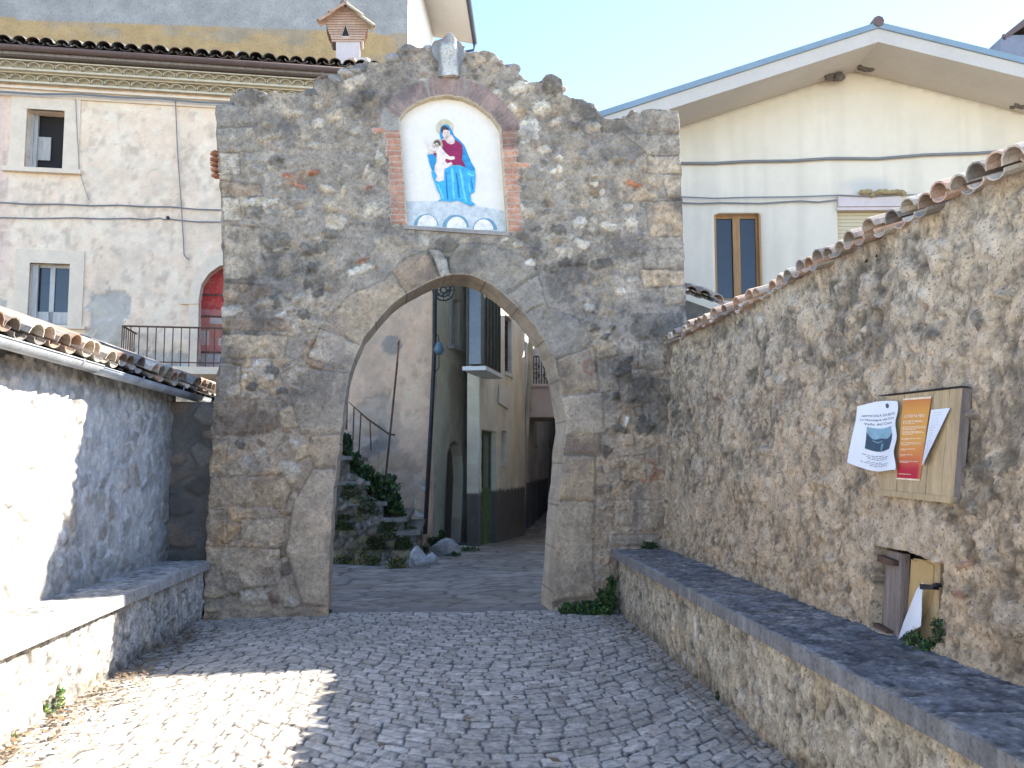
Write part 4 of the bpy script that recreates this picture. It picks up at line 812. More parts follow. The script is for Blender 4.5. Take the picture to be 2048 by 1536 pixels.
obj('door_surround',m.mesh('ds'),st,hA)
m=MB();q=toL(AF,[(362,598),(398,598),(398,609),(362,609)]);m.prism(AF,q,.0,.065);obj('impost',m.mesh('imp'),st,hA)
# cornice of upturned tiles, string course, gutter, roof
def zA(px,py): return AF.loc(px,py)[1]
ze=zA(300,139)
m=MB();m.fbox(AF,-16,hs,ze-.76,ze-.62,0,.05);m.fbox(AF,-16,hs,ze-.62,ze-.58,0,.12);obj('string_course',m.mesh('sc'),st,hA)
m=MB()
for row,(zz,pr) in enumerate(((ze-.40,.16),(ze-.20,.30))):
    m.col=(.62,.52,.37)
    k=-16.0+row*.13
    while k<hs-.1:
        P=Vector(AF.P(k,zz-.04,pr));tile(m,P,Vector(-AF.N),Vector(AF.U),Vector((0,0,1)),L=.34,r0=.125,r1=.115,up=True)
        k+=.26
    m.fbox(AF,-16,hs,zz+.075,zz+.10,0,pr+.01);m.fbox(AF,-16,hs,zz-.10,zz-.06,0,pr-.03)
    m.col=(.44,.36,.24);m.fbox(AF,-16,hs,zz-.06,zz+.075,0,pr-.10);m.col=(.66,.55,.39)
obj('tile_cornice',m.mesh('cornice',True),mat('limed_tile',attr=True,var=.15,vs=6,sp=.3,ss=20,spc=(.3,.24,.14),bump=.3),hA)
m=MB();m.fbox(AF,-16,hs+.2,ze-.06,ze+.0,0,.45);obj('eave_board',m.mesh('eb'),M['oldwood'],hA)
m=MB();m.m=0;gutter(m,AF.P(-16,ze+.08,.52),AF.P(hs+.25,ze+.06,.52),.085);obj('gutter',m.mesh('gut',smooth=True),M['brown'],hA)
dA_=Vector(-AF.N)*math.cos(R(18))+Vector((0,0,math.sin(R(18))))
tile_roof(AF.P(-16,ze+.12,.50),AF.P(hs+.25,ze+.12,.50),dA_,4,'roof',hA,.27,33,.55,1.4)
m=MB();c1_=[AF.P(-16,ze,.4),AF.P(hs+.2,ze,.4),AF.P(hs+.2,ze+1.4,-4.5),AF.P(-16,ze+1.4,-4.5)];m.add(c1_+[p+np.array([0,0,.06]) for p in c1_],[(0,1,2,3),(7,6,5,4),(0,4,5,1),(1,5,6,2),(2,6,7,3),(3,7,4,0)]);obj('roof_deck',m.mesh('rd'),M['tile'],hA)
rg=random.Random(21)
for px_ in (22,45,90,118,195,350,360,465,478,490,705,730):
    m=MB();p=AF.hit(px_,92+px_*.042,.10);m.col=rg.choice([(.6,.55,.48),(.45,.34,.25)]);r=rg.uniform(.06,.11);m.rock(tuple(p),(r*1.3,r,r),px_,1);obj('roof_stone',m.mesh('rs',True),M['white'],hA)
# balcony
BX=AF.loc(245,652,1.0);rz=BX[1];BL=BX[0];dpt=1.0
tb=AF.loc(400,744,0)[1];br=AF.loc(520,700,0)[0]
m=MB();m.fbox(AF,BL,br,tb-.14,tb,0,dpt+.03);bal=obj('balcony',m.mesh('slab'),st,hA)
m=MB();m.tube([AF.P(BL,rz,0),AF.P(BL,rz,dpt),AF.P(br,rz,dpt)],.02,6);m.tube([AF.P(BL,tb+.08,0),AF.P(BL,tb+.08,dpt),AF.P(br,tb+.08,dpt)],.014,6)
k=BL
while k<br: m.tube([AF.P(k,tb,dpt),AF.P(k,rz,dpt)],.011,5);k+=.155
k=.12
while k<dpt: m.tube([AF.P(BL,tb,k),AF.P(BL,rz,k)],.011,5);k+=.15
obj('railing',m.mesh('rail'),M['rust'],bal)
# roof chimney shaped like a little brick house
CH=Frame(AF.P(0,0,-1.2),AF.U,AF.V)
def cpx(pl): return toL(CH,pl)
ch=thing('brick_chimney','small terracotta chimney like a brick house with tiled gable on the roof','chimney',tuple(CH.hit(697,122)))
m=MB();m.prism(CH,cpx([(672,84),(720,84),(720,130),(672,130)][::-1]),-.45,0);obj('stack',m.mesh('stack'),M['chimw'],ch)
m=MB();rg=random.Random(12)
prof=[(84,664,722),(79,662,728),(74,661,730),(69,658,731),(64,656,733),(59,655,735),(54,653,735),(49,652,736),(44,655,735),(39,661,727),(34,667,720),(29,673,712),(24,681,706)]
for i,(y,a,b) in enumerate(prof):
    y2=prof[i+1][0] if i+1<len(prof) else 18
    g=rg.uniform(.85,1.15);m.col=(.52*g,.34*g,.24*g);q=[(a,y),(b,y),(b,y2+1.1),(a,y2+1.1)]
    if 44<=y2 and y<=74 : # triangular opening
        hw=9*max(0,(y-46))/24
        m.prism(CH,cpx([(a,y),(691-hw,y),(691-hw*.7,y2+1.1),(a,y2+1.1)]),-.42,.02);m.prism(CH,cpx([(691+hw,y),(b,y),(b,y2+1.1),(691+hw*.7,y2+1.1)]),-.42,.02)
    else: m.prism(CH,cpx(q),-.42,.02)
m.col=(.6,.5,.42);m.prism(CH,cpx([(664,84),(726,84),(731,50),(708,26),(684,26),(657,50)]),-.40,-.02)
obj('brick_hood',m.mesh('hood',True),M['chimb'],ch)
m=MB()
for off,dd in ((0,.12),(.0,-.15),(0,-.42)):
    for a,b in (((640,48),(690,16)),((745,58),(692,16))):
        pa=Vector(CH.hit(a[0],a[1],dd));pb=Vector(CH.hit(b[0],b[1],dd));D=(pb-pa).normalized();W=Vector(CH.N);Nn=W.cross(D).normalized();Nn=Nn if Nn.z>0 else -Nn
        L=(pb-pa).length;m.col=(.50,.30,.19) if a[0]<690 else (.42,.33,.22);tile(m,pa,D,W,Nn,L=L*.62,r0=.15,r1=.12);tile(m,pa+D*L*.45+Nn*.02,D,W,Nn,L=L*.6,r0=.15,r1=.12)
obj('tile_gable',m.mesh('tg',True),M['tile'],ch)
m=MB();m.col=(.2,.15,.12);m.rock(tuple(CH.hit(691,8,-.2)),(.14,.14,.11),5,2);m.rock(tuple(CH.hit(691,0,-.2)),(.07,.07,.08),6,2);obj('finial',m.mesh('fin',True),M['tile'],ch)
m=MB();m.prism(CH,cpx([(684,71),(698,71),(691,50)][::-1]),-.39,-.015);obj('flue_opening',m.mesh('fo'),M['room'],ch)
# cables and pipes on the left house
def cable(name,label,fr,pts,d,r,mt=None,grp=None,cat='cable'):
    P=[fr.hit(x,y,d) for x,y in pts];rg_=random.Random(int(pts[0][1]));Q=[]
    for a,b in zip(P[:-1],P[1:]):
        k=max(2,int(np.linalg.norm(b-a)/.7))
        for i in range(k): f=i/k;Q.append(a*(1-f)+b*f+np.array([0,0,rg_.uniform(-.012,.008)-.02*math.sin(math.pi*f)]))
    P=Q+[P[-1]];m=MB();m.tube(P,r*.6,6);return tag(obj(name,m.mesh(name),mt or M['cable'],origin=tuple(P[0])),label,cat,grp)
cable('wall_cable','upper of two dark cables across the cream plastered house between its windows',AF,[(-60,403),(0,405),(120,409),(240,410),(340,414),(446,420)],.05,.022)
cable('wall_cable','lower sagging cable across the cream plastered house just above the small window',AF,[(-60,433),(0,434),(150,436),(260,437),(320,435),(335,438),(446,444)],.05,.020)
cable('wall_cable','thick cable under the tile cornice of the cream plastered house',AF,[(-60,180),(0,183),(160,188),(320,196),(475,207)],.16,.035)
cable('downlead','thin vertical cable running down to the arched red door surround',AF,[(351,200),(355,300),(362,400),(367,480),(368,508),(378,518)],.05,.020)
cable('downlead','thin vertical cable beside the open dark upper window',AF,[(151,196),(155,280),(160,346),(178,400)],.045,.010)
m=MB();p=AF.hit(336,435,.08);m.rock(tuple(p),(.05,.05,.05),3,1);tag(obj('junction_box',m.mesh('jb'),M['dark'],origin=tuple(p)),'small dark cable clamp on the lower cable of the cream house','cable clamp')
# rusty broken tile stack behind the gate edge
m=MB();rg=random.Random(5)
for i in range(5):
    m.col=(.42,.19,.11);p=GA.hit(430+rg.uniform(-3,2),308+i*11,-.5);m.rock(tuple(p),(.07,.1,.04),i+60,1)
obj('tile_fragment',m.mesh('tf',True),M['tile'],gate)
# ------------------------------------------------ grey roughcast building behind
BF=ang_frame(0,25,0)
hB=thing('tall_building','tall grey roughcast building with ochre band behind the cream house','building',(-9,25,0))
def bldB(S,T,P):
    px,py=proj(P);n=fbm(S*1.5,T*1.5,5,5);C=np.array([.37,.335,.295])[None,:]*(.8+.4*n)[:,None]
    b=sm(2,-2,(38+px*.036)-py+(n-.5)*8) if False else (py>(36+px*.04)+(n-.5)*5)*1.0
    C=mixc(C,(.50,.31,.13),b*.95);C=mixc(C,(.33,.28,.22),b*sm(.52,.7,fbm(S*.8,T*1.8,9,4))*.6);return .02*(n-.5),C
sB=BF.loc(815,60)[0];tB=BF.loc(815,60)[1]
relief('wall',BF,-20,sB,6,19,.08,bldB,M['stucco'],hB,thick=.3)
SB=BF.hit(815,60);x0=SB[0]
cB=Vector((x0,25,0));dB=Vector((.10,1,0)).normalized()
m=MB();m.box8([(x0-15,25.31,4),(x0-.05,25.31,4),(x0-.05+.6,31,4),(x0-15,31,4),(x0-15,25.31,18.9),(x0-.05,25.31,18.9),(x0-.05+.6,31,18.9),(x0-15,31,18.9)])
obj('core',m.mesh('core'),M['earth'],hB)
m=MB();p2=cB+dB*6.2;m.box8([(x0-.3,25.305,4),(x0,25.305,4),(p2.x,p2.y,4),(p2.x-.3,p2.y,4),(x0-.3,25.305,19),(x0,25.305,19),(p2.x,p2.y,19),(p2.x-.3,p2.y,19)]);obj('side_wall',m.mesh('sw'),mat('side_render',(.80,.76,.70),var=.05,bump=.2),hB)
# roof overhang: soffit, fascia, gutter
E=BF.hit(946,88);Ey=31.2
r_=ray(946,88);t_2=(Ey-0)/r_[1];Pe=EYE+r_*t_2;ez=float(Pe[2]);ex=float(Pe[0]);print('overhang',ex,ez)
m=MB();n0=Vector((ex-.62,24.4,0));
a=(x0-.2,24.4);b=(ex-.68,24.4);c=(ex,Ey);d=(p2.x-.2,Ey)
m.add([(a[0],a[1],ez+.25),(b[0],b[1],ez),(c[0],c[1],ez),(d[0],d[1],ez+.25)]+[(a[0],a[1],ez+.45),(b[0],b[1],ez+.2),(c[0],c[1],ez+.2),(d[0],d[1],ez+.45)],[(0,3,2,1),(4,5,6,7),(0,1,5,4),(1,2,6,5),(2,3,7,6),(3,0,4,7)])
obj('roof_overhang',m.mesh('ro'),M['creamd'],hB)
m=MB();gutter(m,(b[0]+.07,b[1]-.02,ez+.08),(c[0]+.07,c[1]+.05,ez+.08),.10);m.box8([(b[0],b[1],ez-.05),(b[0]+.03,b[1],ez-.05),(c[0]+.03,c[1]+.01,ez-.05),(c[0],c[1]+.01,ez-.05),(b[0],b[1],ez+.22),(b[0]+.03,b[1],ez+.22),(c[0]+.03,c[1]+.01,ez+.22),(c[0],c[1]+.01,ez+.22)])
m.tube([(c[0]+.07,c[1]-.1,ez),(c[0]+.02,c[1]-.1,ez-.28),(c[0]-.9,c[1]-.1,ez-.5),(p2.x+.06,c[1]-.1,ez-.9),(p2.x+.06,c[1]-.1,ez-5)],.05,8);obj('gutter',m.mesh('gut'),mat('dark_gutter',(.07,.08,.10),bump=0,var=.1,rough=.4),hB)
m=MB();q0=Frame((p2.x+.0,31.15,0),(1,0,0),(0,0,1));m.fbox(q0,.0,.35,4,ez-.2,-.3,0);obj('brick_pier',m.mesh('bp'),mat('warm_brick',(.42,.27,.16),var=.2,bump=.4),hB)
# ------------------------------------------------ right house with gable
CF=ang_frame(3.3,13.0,-5);CV=Frame(CF.P(0,0,.95),CF.U,CF.V)
hC=thing('gabled_house','cream painted house with broad gable and wood window behind the rough wall','house',(8,12.6,0))
rid=CV.loc(1755,45);lf=CV.loc(1205,222);rt=CV.loc(2048,117)
ml=(rid[1]-lf[1])/(rid[0]-lf[0]);mr=(rt[1]-rid[1])/(rt[0]-rid[0]);print('gable',rid,lf,rt,ml,mr)
le=lf[0]-.15;re=rid[0]+6.2
th=.29
zl=lambda s:rid[1]+(s-rid[0])*(ml if s<rid[0] else mr)
# wall
wl=CF.loc(1205,400)[0]+.55;wr=re-.6
wC1=[(1426,428),(1520,425),(1527,600),(1433,603)];rC1=rectL(CF,wC1);rC2=rectL(CF,[(1676,415),(1805,413),(1812,640),(1680,645)])
gp=[(wl,0),(wr,0),(wr,zl(wr)-th),(rid[0],rid[1]-th),(wl,zl(wl)-th)]
def hcf(S,T,P):
    n=fbm(S*1.2,T*1.2,5,5);px,py=proj(P);C=np.array([.76,.66,.52])[None,:]*(.90+.2*n)[:,None];C=C*(1-.10*sm(.45,.75,fbm(S*7,T*.5,46,4))-.06*(fbm(S*12,T*12,47,3)-.5))[:,None];C=mixc(C,(.70,.61,.45),sm(420,150,py+(n-.5)*200)*.5);
    g=sm(1,.2,np.hypot((px-1735)/75,(py-372)/24))*sm(395,380,py);C=mixc(C,(.50,.48,.45),g*.7)
    return .004*(n-.5),C
relief('wall',CF,wl,wr,0,rid[1],.06,hcf,M['plaster2'] if 'plaster2' in M else mat('smooth_cream',attr=True,var=.03,vs=2,bump=.15,bs=70,bd=.004),hC,outer=gp,holes=[rp(rC1),rp(rC2)],thick=.3)
m=MB();m.fbox(CF,wl+.01,wr-.01,0,zl(wl)-th-.3,-12,-.305);obj('wall_core',m.mesh('core'),M['creamd'],hC)
# roof: soffit slab following both slopes, fascia, blue metal edge
m=MB();m.prism(CV,[(le,zl(le)-th),(rid[0],rid[1]-th),(re,zl(re)-th),(re,zl(re)-.09),(rid[0],rid[1]-.09),(le,zl(le)-.09)],-13,0);obj('roof_slab',m.mesh('rsl'),M['creamd'],hC)
m=MB();m.prism(CV,[(le-.05,zl(le-.05)-.088),(rid[0],rid[1]-.088),(re,zl(re)-.088),(re,zl(re)),(rid[0],rid[1]),(le-.05,zl(le-.05))],-13,.03);obj('roof_edge',m.mesh('re'),M['fascia'],hC)
m=MB();m.tube([CV.P(rid[0],rid[1],.05),CV.P(rid[0],rid[1],-13)],.08,8);obj('ridge',m.mesh('ridge'),M['brown'],hC)
window(CF,rC1,hC,M['winwood'],depth=-.16)
m=MB();s0,s1,t0,t1=rC1;sm_=(s0+s1)/2
m.fbox(CF,sm_-.055,sm_+.055,t0+.06,t1-.06,-.108,-.09)
m.fbox(CF,s0,s0+.03,t0,t1,-.109,-.002);m.fbox(CF,s1-.03,s1,t0,t1,-.109,-.002)
obj('window_casement',m.mesh('wc'),M['winwood'],hC)
m=MB();s0,s1,t0,t1=rC2
k=t0
while k<t1-.02: m.fbox(CF,s0,s1,k,k+.048,-.14,-.12+.006);m.fbox(CF,s0,s1,k+.048,k+.055,-.14,-.13);k+=.055
obj('rolling_shutter',m.mesh('rs'),M['shutter'],hC)
# weathered lintel box
lr=rectL(CF,[(1674,392),(1800,390),(1800,414),(1675,415)])
m=MB();m.fbox(CF,*lr,-.05,.05);m.fbox(CF,lr[0]-.02,lr[1]+.3,lr[2]-.05,lr[2]-.005,-.05,.03);obj('lintel',m.mesh('lin'),M['chimw'],hC)
m=MB();rg=random.Random(8)
for i in range(16):
    p=CF.hit(1728+i*5.2,386+rg.uniform(-4,5),.08);r=rg.uniform(.04,.075);m.col=(.30,.22,.12);m.rock(tuple(p),(r*1.4,r,r*.7),i,1)
obj('lintel_debris',m.mesh('deb'),mat('ochre_debris',(.32,.24,.12),var=.3,bump=.5),hC)
# chimney far right
CC=Frame(CF.P(0,0,-1.0),CF.U,CF.V)
m=MB();m.prism(CC,toL(CC,[(2001,120),(2001,78),(2012,70),(2090,70),(2090,120)]),-.8,0);c=obj('chimney',m.mesh('ch'),mat('grey_chimney',(.20,.20,.23),var=.15,bump=.3),hC)
m=MB();m.prism(CC,toL(CC,[(2002,77),(2010,68),(2050,36),(2095,70),(2095,77),(2090,77),(2050,52),(2020,72)]),-.8,.03)
for a in (2006,2052,2084): m.prism(CC,toL(CC,[(a,80),(a,68),(a+6,68),(a+6,80)]),-.05,.0)
obj('chimney_cap',m.mesh('cc'),M['brown'],c)
cable('wall_cable','thick pale conduit crossing the gabled cream house above its window',CF,[(1355,327),(1500,322),(1660,317),(1850,310),(2060,298)],.05,.035)
cable('wall_cable','upper thin cable over the wood window of the gabled cream house',CF,[(1360,393),(1500,393),(1680,390),(1800,389),(1900,386)],.07,.016)
cable('wall_cable','lower thin cable over the wood window of the gabled cream house',CF,[(1360,404),(1440,404),(1600,402),(1674,400)],.05,.020)
def nest(label,pts,d,seed):
    m=MB();rg=random.Random(seed);c=CF.hit(*pts[0],d)
    for i in range(26):
        f=pts[1];p=CF.hit(pts[0][0]+rg.uniform(-f,f),pts[0][1]+rg.uniform(-f*.45,f*.45)-(0),d+rg.uniform(-.05,.1));r=rg.uniform(.05,.08);m.rock(tuple(p),(r,r,r),seed*50+i,1)
    tag(obj('bird_nest',m.mesh('nest'),M['nest'],origin=tuple(c)),label,'nest','mud nests under the gable')
nest('ragged mud nest with drips, left of the two under the gable peak',((1669,150),15),.12,1)
nest('rounded mud nest nearest the gable peak of the cream house',((1732,131),15),.12,2)
nest('mud nest under the right slope of the gable near the picture edge',((2040,205),14),.12,3)
# little tile piece behind gate corner
tt=thing('tile_ledge','small tiled ledge in the corner between gateway and cream gabled house','ledge',tuple(GA.hit(1376,640,-.9)))
KF=Frame(GA.P(0,0,-.9),GA.U,GA.V)
m=MB();m.prism(KF,toL(KF,[(1340,700),(1372,600),(1450,628),(1450,700)]),-.5,0);obj('wall',m.mesh('w'),M['earth'],tt)
p0=KF.hit(1368,588,.1);p1=KF.hit(1446,612,.1);tile_roof(tuple(p0),tuple(p1),(0,.95,.3),2,'roof',tt,.17,44,1.2)
# ------------------------------------------------ houses along the street beyond the arch
def wallseg(name,fr,s0,s1,t0,t1,fn,mt,par,holes=(),res=.05,thick=.25): return relief(name,fr,s0,s1,t0,t1,res,fn,mt,par,holes=[rp(h) if len(h)==4 and not isinstance(h[0],tuple) else h for h in holes],thick=thick)
def oldp(base,dark,seed,dark_h=0,dc=(.12,.12,.13),amt=.7):
    def f(S,T,P):
        n=fbm(S*1.6,T*.9,seed,5);n2=fbm(S*7,T*4,seed+1,4);C=np.array(base)[None,:]*(.85+.3*n2)[:,None]
        C=mixc(C,dark,sm(.44,.60,n*.7+n2*.3)*amt)
        if dark_h: C=mixc(C,dc,sm(.03,-.03,T-dark_h+(n2-.5)*.12))
        return .02*(n2-.5),np.clip(C,.03,.8)
    return f
def warm_end(f):  # darker, warmer tone painted on the wall end to offset blue skylight
    def g(S,T,P):
        H,C=f(S,T,P);e=sm(.10,.03,S);return H,C*(1-e[:,None]*np.array([.22,.30,.42]))
    return g
# B: grey stained house
a_=np.array([-.36,18.9]);b_=np.array([.46,21.0]);U=b_-a_;LB=np.linalg.norm(U)
SF=Frame((a_[0],a_[1],0),(U[0],U[1],0),(0,0,1))
hb=thing('grey_stained_house','narrow grey stained house with pointed door behind the arch','house',(a_[0],a_[1],0))
dB_=[SF.loc(*p) for p in ((888,1092),(893,960),(895,910),(901,888),(909,882),(918,890),(924,912),(926,960),(920,1096))]
wB=rectL(SF,[(899,594),(918,604),(918,697),(899,690)])
wallseg('wall',SF,0,LB+.3,-.4,9.0,oldp((.86,.74,.58),(.40,.33,.25),70,amt=.5),M['plaster'],hb,holes=[dB_,wB],res=.04)
m=MB();s0=min(p[0] for p in dB_);s1=max(p[0] for p in dB_);t1=max(p[1] for p in dB_);m.fbox(SF,s0-.05,s1+.05,-.3,t1,-.30,-.24);obj('door',m.mesh('d'),M['oldwood'],hb)
m=MB();s=wB;m.fbox(SF,s[0]-.02,s[0]+.10,s[2],s[3],-.22,.05);m.fbox(SF,s[0]-.1,s[1]+.15,s[2]-.08,s[2],0,.14);m.fbox(SF,s[0],s[1],s[2],s[3],-.26,-.23);obj('window',m.mesh('w'),M['greywood'],hb)
m=MB();m.prism(SF,[(0,-.3),(LB+.3,-.3),(LB+.3,9),(0,9)],-4,-.26);obj('core',m.mesh('c'),M['creamd'],hb)
m=MB();m.box8([tuple(SF.P(-.1,8.95,.4)),tuple(SF.P(LB+.3,8.95,.4)),tuple(SF.P(LB+.3,9.9,-4)),tuple(SF.P(-.1,9.9,-4))]+[tuple(SF.P(-.1,9.05,.4)),tuple(SF.P(LB+.3,9.05,.4)),tuple(SF.P(LB+.3,10,-4)),tuple(SF.P(-.1,10,-4))]);obj('roof',m.mesh('r'),M['tile'],hb)
# pipe at house corner
def vpipe(name,label,x,y,z0,z1,r,mt,cat='pipe'):
    m=MB();m.tube([(x,y,z0),(x,y,z1)],r,8)
    for q in np.arange(z0+.8,z1,1.7): m.tube([(x,y,float(q)-.03),(x,y,float(q)+.03)],r*1.35,8)
    return tag(obj(name,m.mesh(name,smooth=False),mt,origin=(x,y,z0)),label,cat)
p=AF.hit(866,700,.08);m=MB();pp=[AF.hit(870,560,.1),AF.hit(869,700,.1),AF.hit(862,850,.1),AF.hit(850,1068,.1)];m.tube(pp,.045,8)
tag(obj('drainpipe',m.mesh('dp'),M['dark'],origin=tuple(pp[-1])),'long black drainpipe at the corner where tan and grey walls meet','drainpipe')
p=SF.hit(944,700,.3);pb=SF.hit(943,785,.3)
m=MB();m.tube([(pb[0],pb[1],pb[2]),(pb[0]+.01,pb[1],pb[2]+6)],.085,10);m.tube([(pb[0],pb[1],pb[2]),(pb[0],pb[1],pb[2]+.1)],.095,10);tag(obj('downpipe',m.mesh('dp'),mat('maroon_pipe',(.10,.05,.045),rough=.4,bump=0,var=.1),origin=tuple(pb)),'thick maroon downpipe ending in mid air between the grey and cream houses','drainpipe')
# C: cream house with bay window
c0=np.array([.60,18.5]);c1=np.array([2.03,24.0]);U=c1-c0;LC=np.linalg.norm(U)
DF=Frame((c0[0],c0[1],0),(U[0],U[1],0),(0,0,1))
e0=np.array([.40,20.6]);U2=c0-e0;LE=np.linalg.norm(U2);EF=Frame((e0[0],e0[1],0),(U2[0],U2[1],0),(0,0,1))
hc=thing('cream_bay_house','pale house with glazed bay, green door and dark plinth behind the arch','house',(c0[0],c0[1],0))
plz=DF.loc(1000,980)[1]
gd=rectL(DF,[(966,862),(994,866),(990,972),(960,970)]);gd=(gd[0],gd[1],-.35,DF.loc(978,862)[1])
wn=rectL(DF,[(1004,862),(1014,863),(1012,927),(1003,926)]);wu=rectL(DF,[(1010,632),(1024,640),(1022,748),(1009,745)])
wallseg('wall',DF,0,LC,-.5,8.6,warm_end(oldp((.82,.76,.64),(.60,.55,.45),80,plz,(.15,.14,.14),.5)),M['plaster'],hc,holes=[gd,wn,wu],res=.045)
wallseg('wall',EF,0,LE+.0,-.5,8.6,oldp((.62,.58,.48),(.36,.34,.27),81,plz,(.15,.14,.14)),M['plaster'],hc,res=.05,thick=.02)
m=MB();m.fbox(DF,gd[0],gd[1],-.35,gd[3],-.2,-.15);d_=obj('door',m.mesh('d'),M['green'],hc)
m=MB();s0,s1=gd[0],gd[1];m.fbox(DF,s0,s0+.07,-.35,gd[3],-.15,-.11);m.fbox(DF,s1-.07,s1,-.35,gd[3],-.15,-.11);m.fbox(DF,(s0+s1)/2-.03,(s0+s1)/2+.03,-.35,gd[3],-.15,-.11);m.fbox(DF,s0+.07,s1-.07,plz,plz+.06,-.15,-.12);obj('door_frame',m.mesh('df'),M['green'],d_)
m=MB();m.fbox(DF,s0+.08,s1-.08,plz+.08,gd[3]-.1,-.149,-.135);obj('door_glass',m.mesh('dg'),M['glass'],d_)
for w_2 in (wn,wu): m=MB();m.fbox(DF,*w_2,-.2,-.15);wo=obj('window',m.mesh('w'),M['glass'],hc);m=MB();m.fbox(DF,w_2[0]-.05,w_2[1]+.05,w_2[2]-.07,w_2[2],-.02,.05);m.fbox(DF,w_2[0],w_2[0]+.05,w_2[2],w_2[3],-.15,-.1);obj('frame',m.mesh('wf'),M['cream'],wo)
# shutters louvres of upper window
m=MB();k=wu[2]
while k<wu[3]-.03: m.fbox(DF,wu[0]+.05,wu[1],k,k+.03,-.12,-.09);k+=.06
obj('louvre_shutter',m.mesh('ls'),mat('dark_shutter',(.05,.05,.05),bump=0),hc)
# bay window: projects from the corner
b0=DF.loc(968,733,.36)[0];b1=DF.loc(1001,752,.36)[0];zb=DF.loc(968,733,.36)[1];zt=8.6
print('bay',b0,b1,zb)
m=MB();m.fbox(DF,b0-.1,b1+.05,zb-.08,zb,-.05,.42);bay=obj('bay_sill',m.mesh('bay'),M['cream'],hc)
m=MB()
for i in range(6):
    k=b0+(b1-b0)*i/5;m.fbox(DF,k-.03,k+.03,zb,zb+3.4,.30,.36)
m.fbox(DF,b0-.03,b0+.03,zb,zb+3.4,0,.05)
for zz in (zb,zb+1.95,zb+3.4): m.fbox(DF,b0-.03,b1+.03,zz,zz+.05,.29,.365)
for i in(1,2):m.fbox(DF,b0-.03,b0+.03,zb+[0,1.95,3.4][i],zb+[0,1.95,3.4][i]+.05,.0,.3)
obj('bay_frame',m.mesh('bf'),mat('dark_olive_frame',(.09,.085,.06),bump=0),bay)
m=MB();m.fbox(DF,b0,b1,zb+.05,zb+3.4,.32,.33);m.fbox(DF,b0-.005,b0+.005,zb+.05,zb+3.4,.0,.32);obj('bay_glass',m.mesh('bg'),mat('curtained_glass',(.10,.10,.09),rough=.15,var=.3,vs=2,bump=0,spec=.6),bay)
m=MB();m.fbox(DF,b0,b1,zb+.05,zb+3.4,.02,.06);obj('curtain',m.mesh('cu'),mat('curtain',(.5,.42,.32),var=.15,bump=0),bay)
# block core and roof
m=MB();m.add([tuple(p) for p in (DF.P(0,-.3,-.27),DF.P(LC,-.3,-.27),DF.P(LC,-.3,-4),EF.P(0,-.3,-.3),DF.P(0,8.6,-.27),DF.P(LC,8.6,-.27),DF.P(LC,8.6,-4),EF.P(0,8.6,-.3))],[(0,1,2,3),(7,6,5,4),(1,5,6,2),(2,6,7,3)]);obj('core',m.mesh('c'),M['creamd'],hc)
m=MB();m.box8([tuple(DF.P(-.2,8.55,.5)),tuple(DF.P(LC+.2,8.55,.5)),tuple(DF.P(LC+.2,9.8,-4)),tuple(DF.P(-.2,9.8,-4)),tuple(DF.P(-.2,8.67,.5)),tuple(DF.P(LC+.2,8.67,.5)),tuple(DF.P(LC+.2,9.9,-4)),tuple(DF.P(-.2,9.9,-4))]);obj('roof',m.mesh('r'),M['tile'],hc)
# wall plaque
q=toL(DF,[(996,770),(1016,776),(1014,818),(995,806)]);m=MB();m.prism(DF,q,.02,.05);tag(obj('blank_plaque',m.mesh('pl'),M['cream'],origin=tuple(DF.hit(1005,806))),'blank pale plaque under the louvred window of the bay house','plaque')
# D: next house down the street with balcony
d0=np.array([2.0,24.3]);d1=np.array([3.75,34.0]);U=d1-d0;LD=np.linalg.norm(U);QF=Frame((d0[0],d0[1],0),(U[0],U[1],0),(0,0,1))
hd=thing('balcony_house','narrow shaded house with iron balcony far down the street','house',(d0[0],d0[1],0))
dw=rectL(QF,[(1080,900),(1090,905),(1090,985),(1079,990)])
wallseg('wall',QF,0,LD,-.5,7.6,oldp((.62,.60,.57),(.40,.38,.37),90,1.1,(.16,.16,.18)),M['plaster'],hd,holes=[(.9,1.7,-.4,2.0),(4.0,5.0,-.4,2.2),(2.2,3.0,3.6,5.6)],res=.07)
m=MB();m.fbox(QF,.9,1.7,-.4,2.0,-.22,-.18);m.fbox(QF,4.0,5.0,-.4,2.2,-.22,-.18);m.fbox(QF,2.2,3.0,3.6,5.6,-.22,-.18);obj('door',m.mesh('d'),M['dark'],hd)
m=MB();m.fbox(QF,0,LD,-.3,7.6,-4,-.26);obj('core',m.mesh('c'),M['creamd'],hd)
m=MB();m.fbox(QF,-.1,LD,7.5,7.62,-4,.5);obj('roof',m.mesh('r'),M['tile'],hd)
zb2=QF.loc(1080,826)[1]
ZF=Frame((0,26.0,0),(1,0,0),(0,0,1))
xL=ZF.loc(1062,800)[0];xR=ZF.loc(1105,800)[0];zbot=ZF.loc(1080,825)[1];zr=ZF.loc(1080,713)[1];zf=ZF.loc(1080,768)[1]
m=MB();m.box(xL,xR+.2,26.0,28.6,zbot,zf-.05);m.box(xL-.08,xR+.25,25.92,28.7,zf-.08,zf);m.box(xL-.04,xR+.2,25.96,28.6,zbot-.14,zbot-.001);bb=obj('balcony',m.mesh('b'),M['chimw'],hd)
m=MB()
for i in range(9):
    k=xL+(xR-xL)*i/8;m.tube([(k,26,zf),(k,26,zr)],.014,5)
for i in range(8):
    k=26+2.6*i/8;m.tube([(xL,k,zf),(xL,k,zr)],.014,5)
m.tube([(xL,28.6,zr),(xL,26,zr),(xR+.2,26,zr)],.02,5)
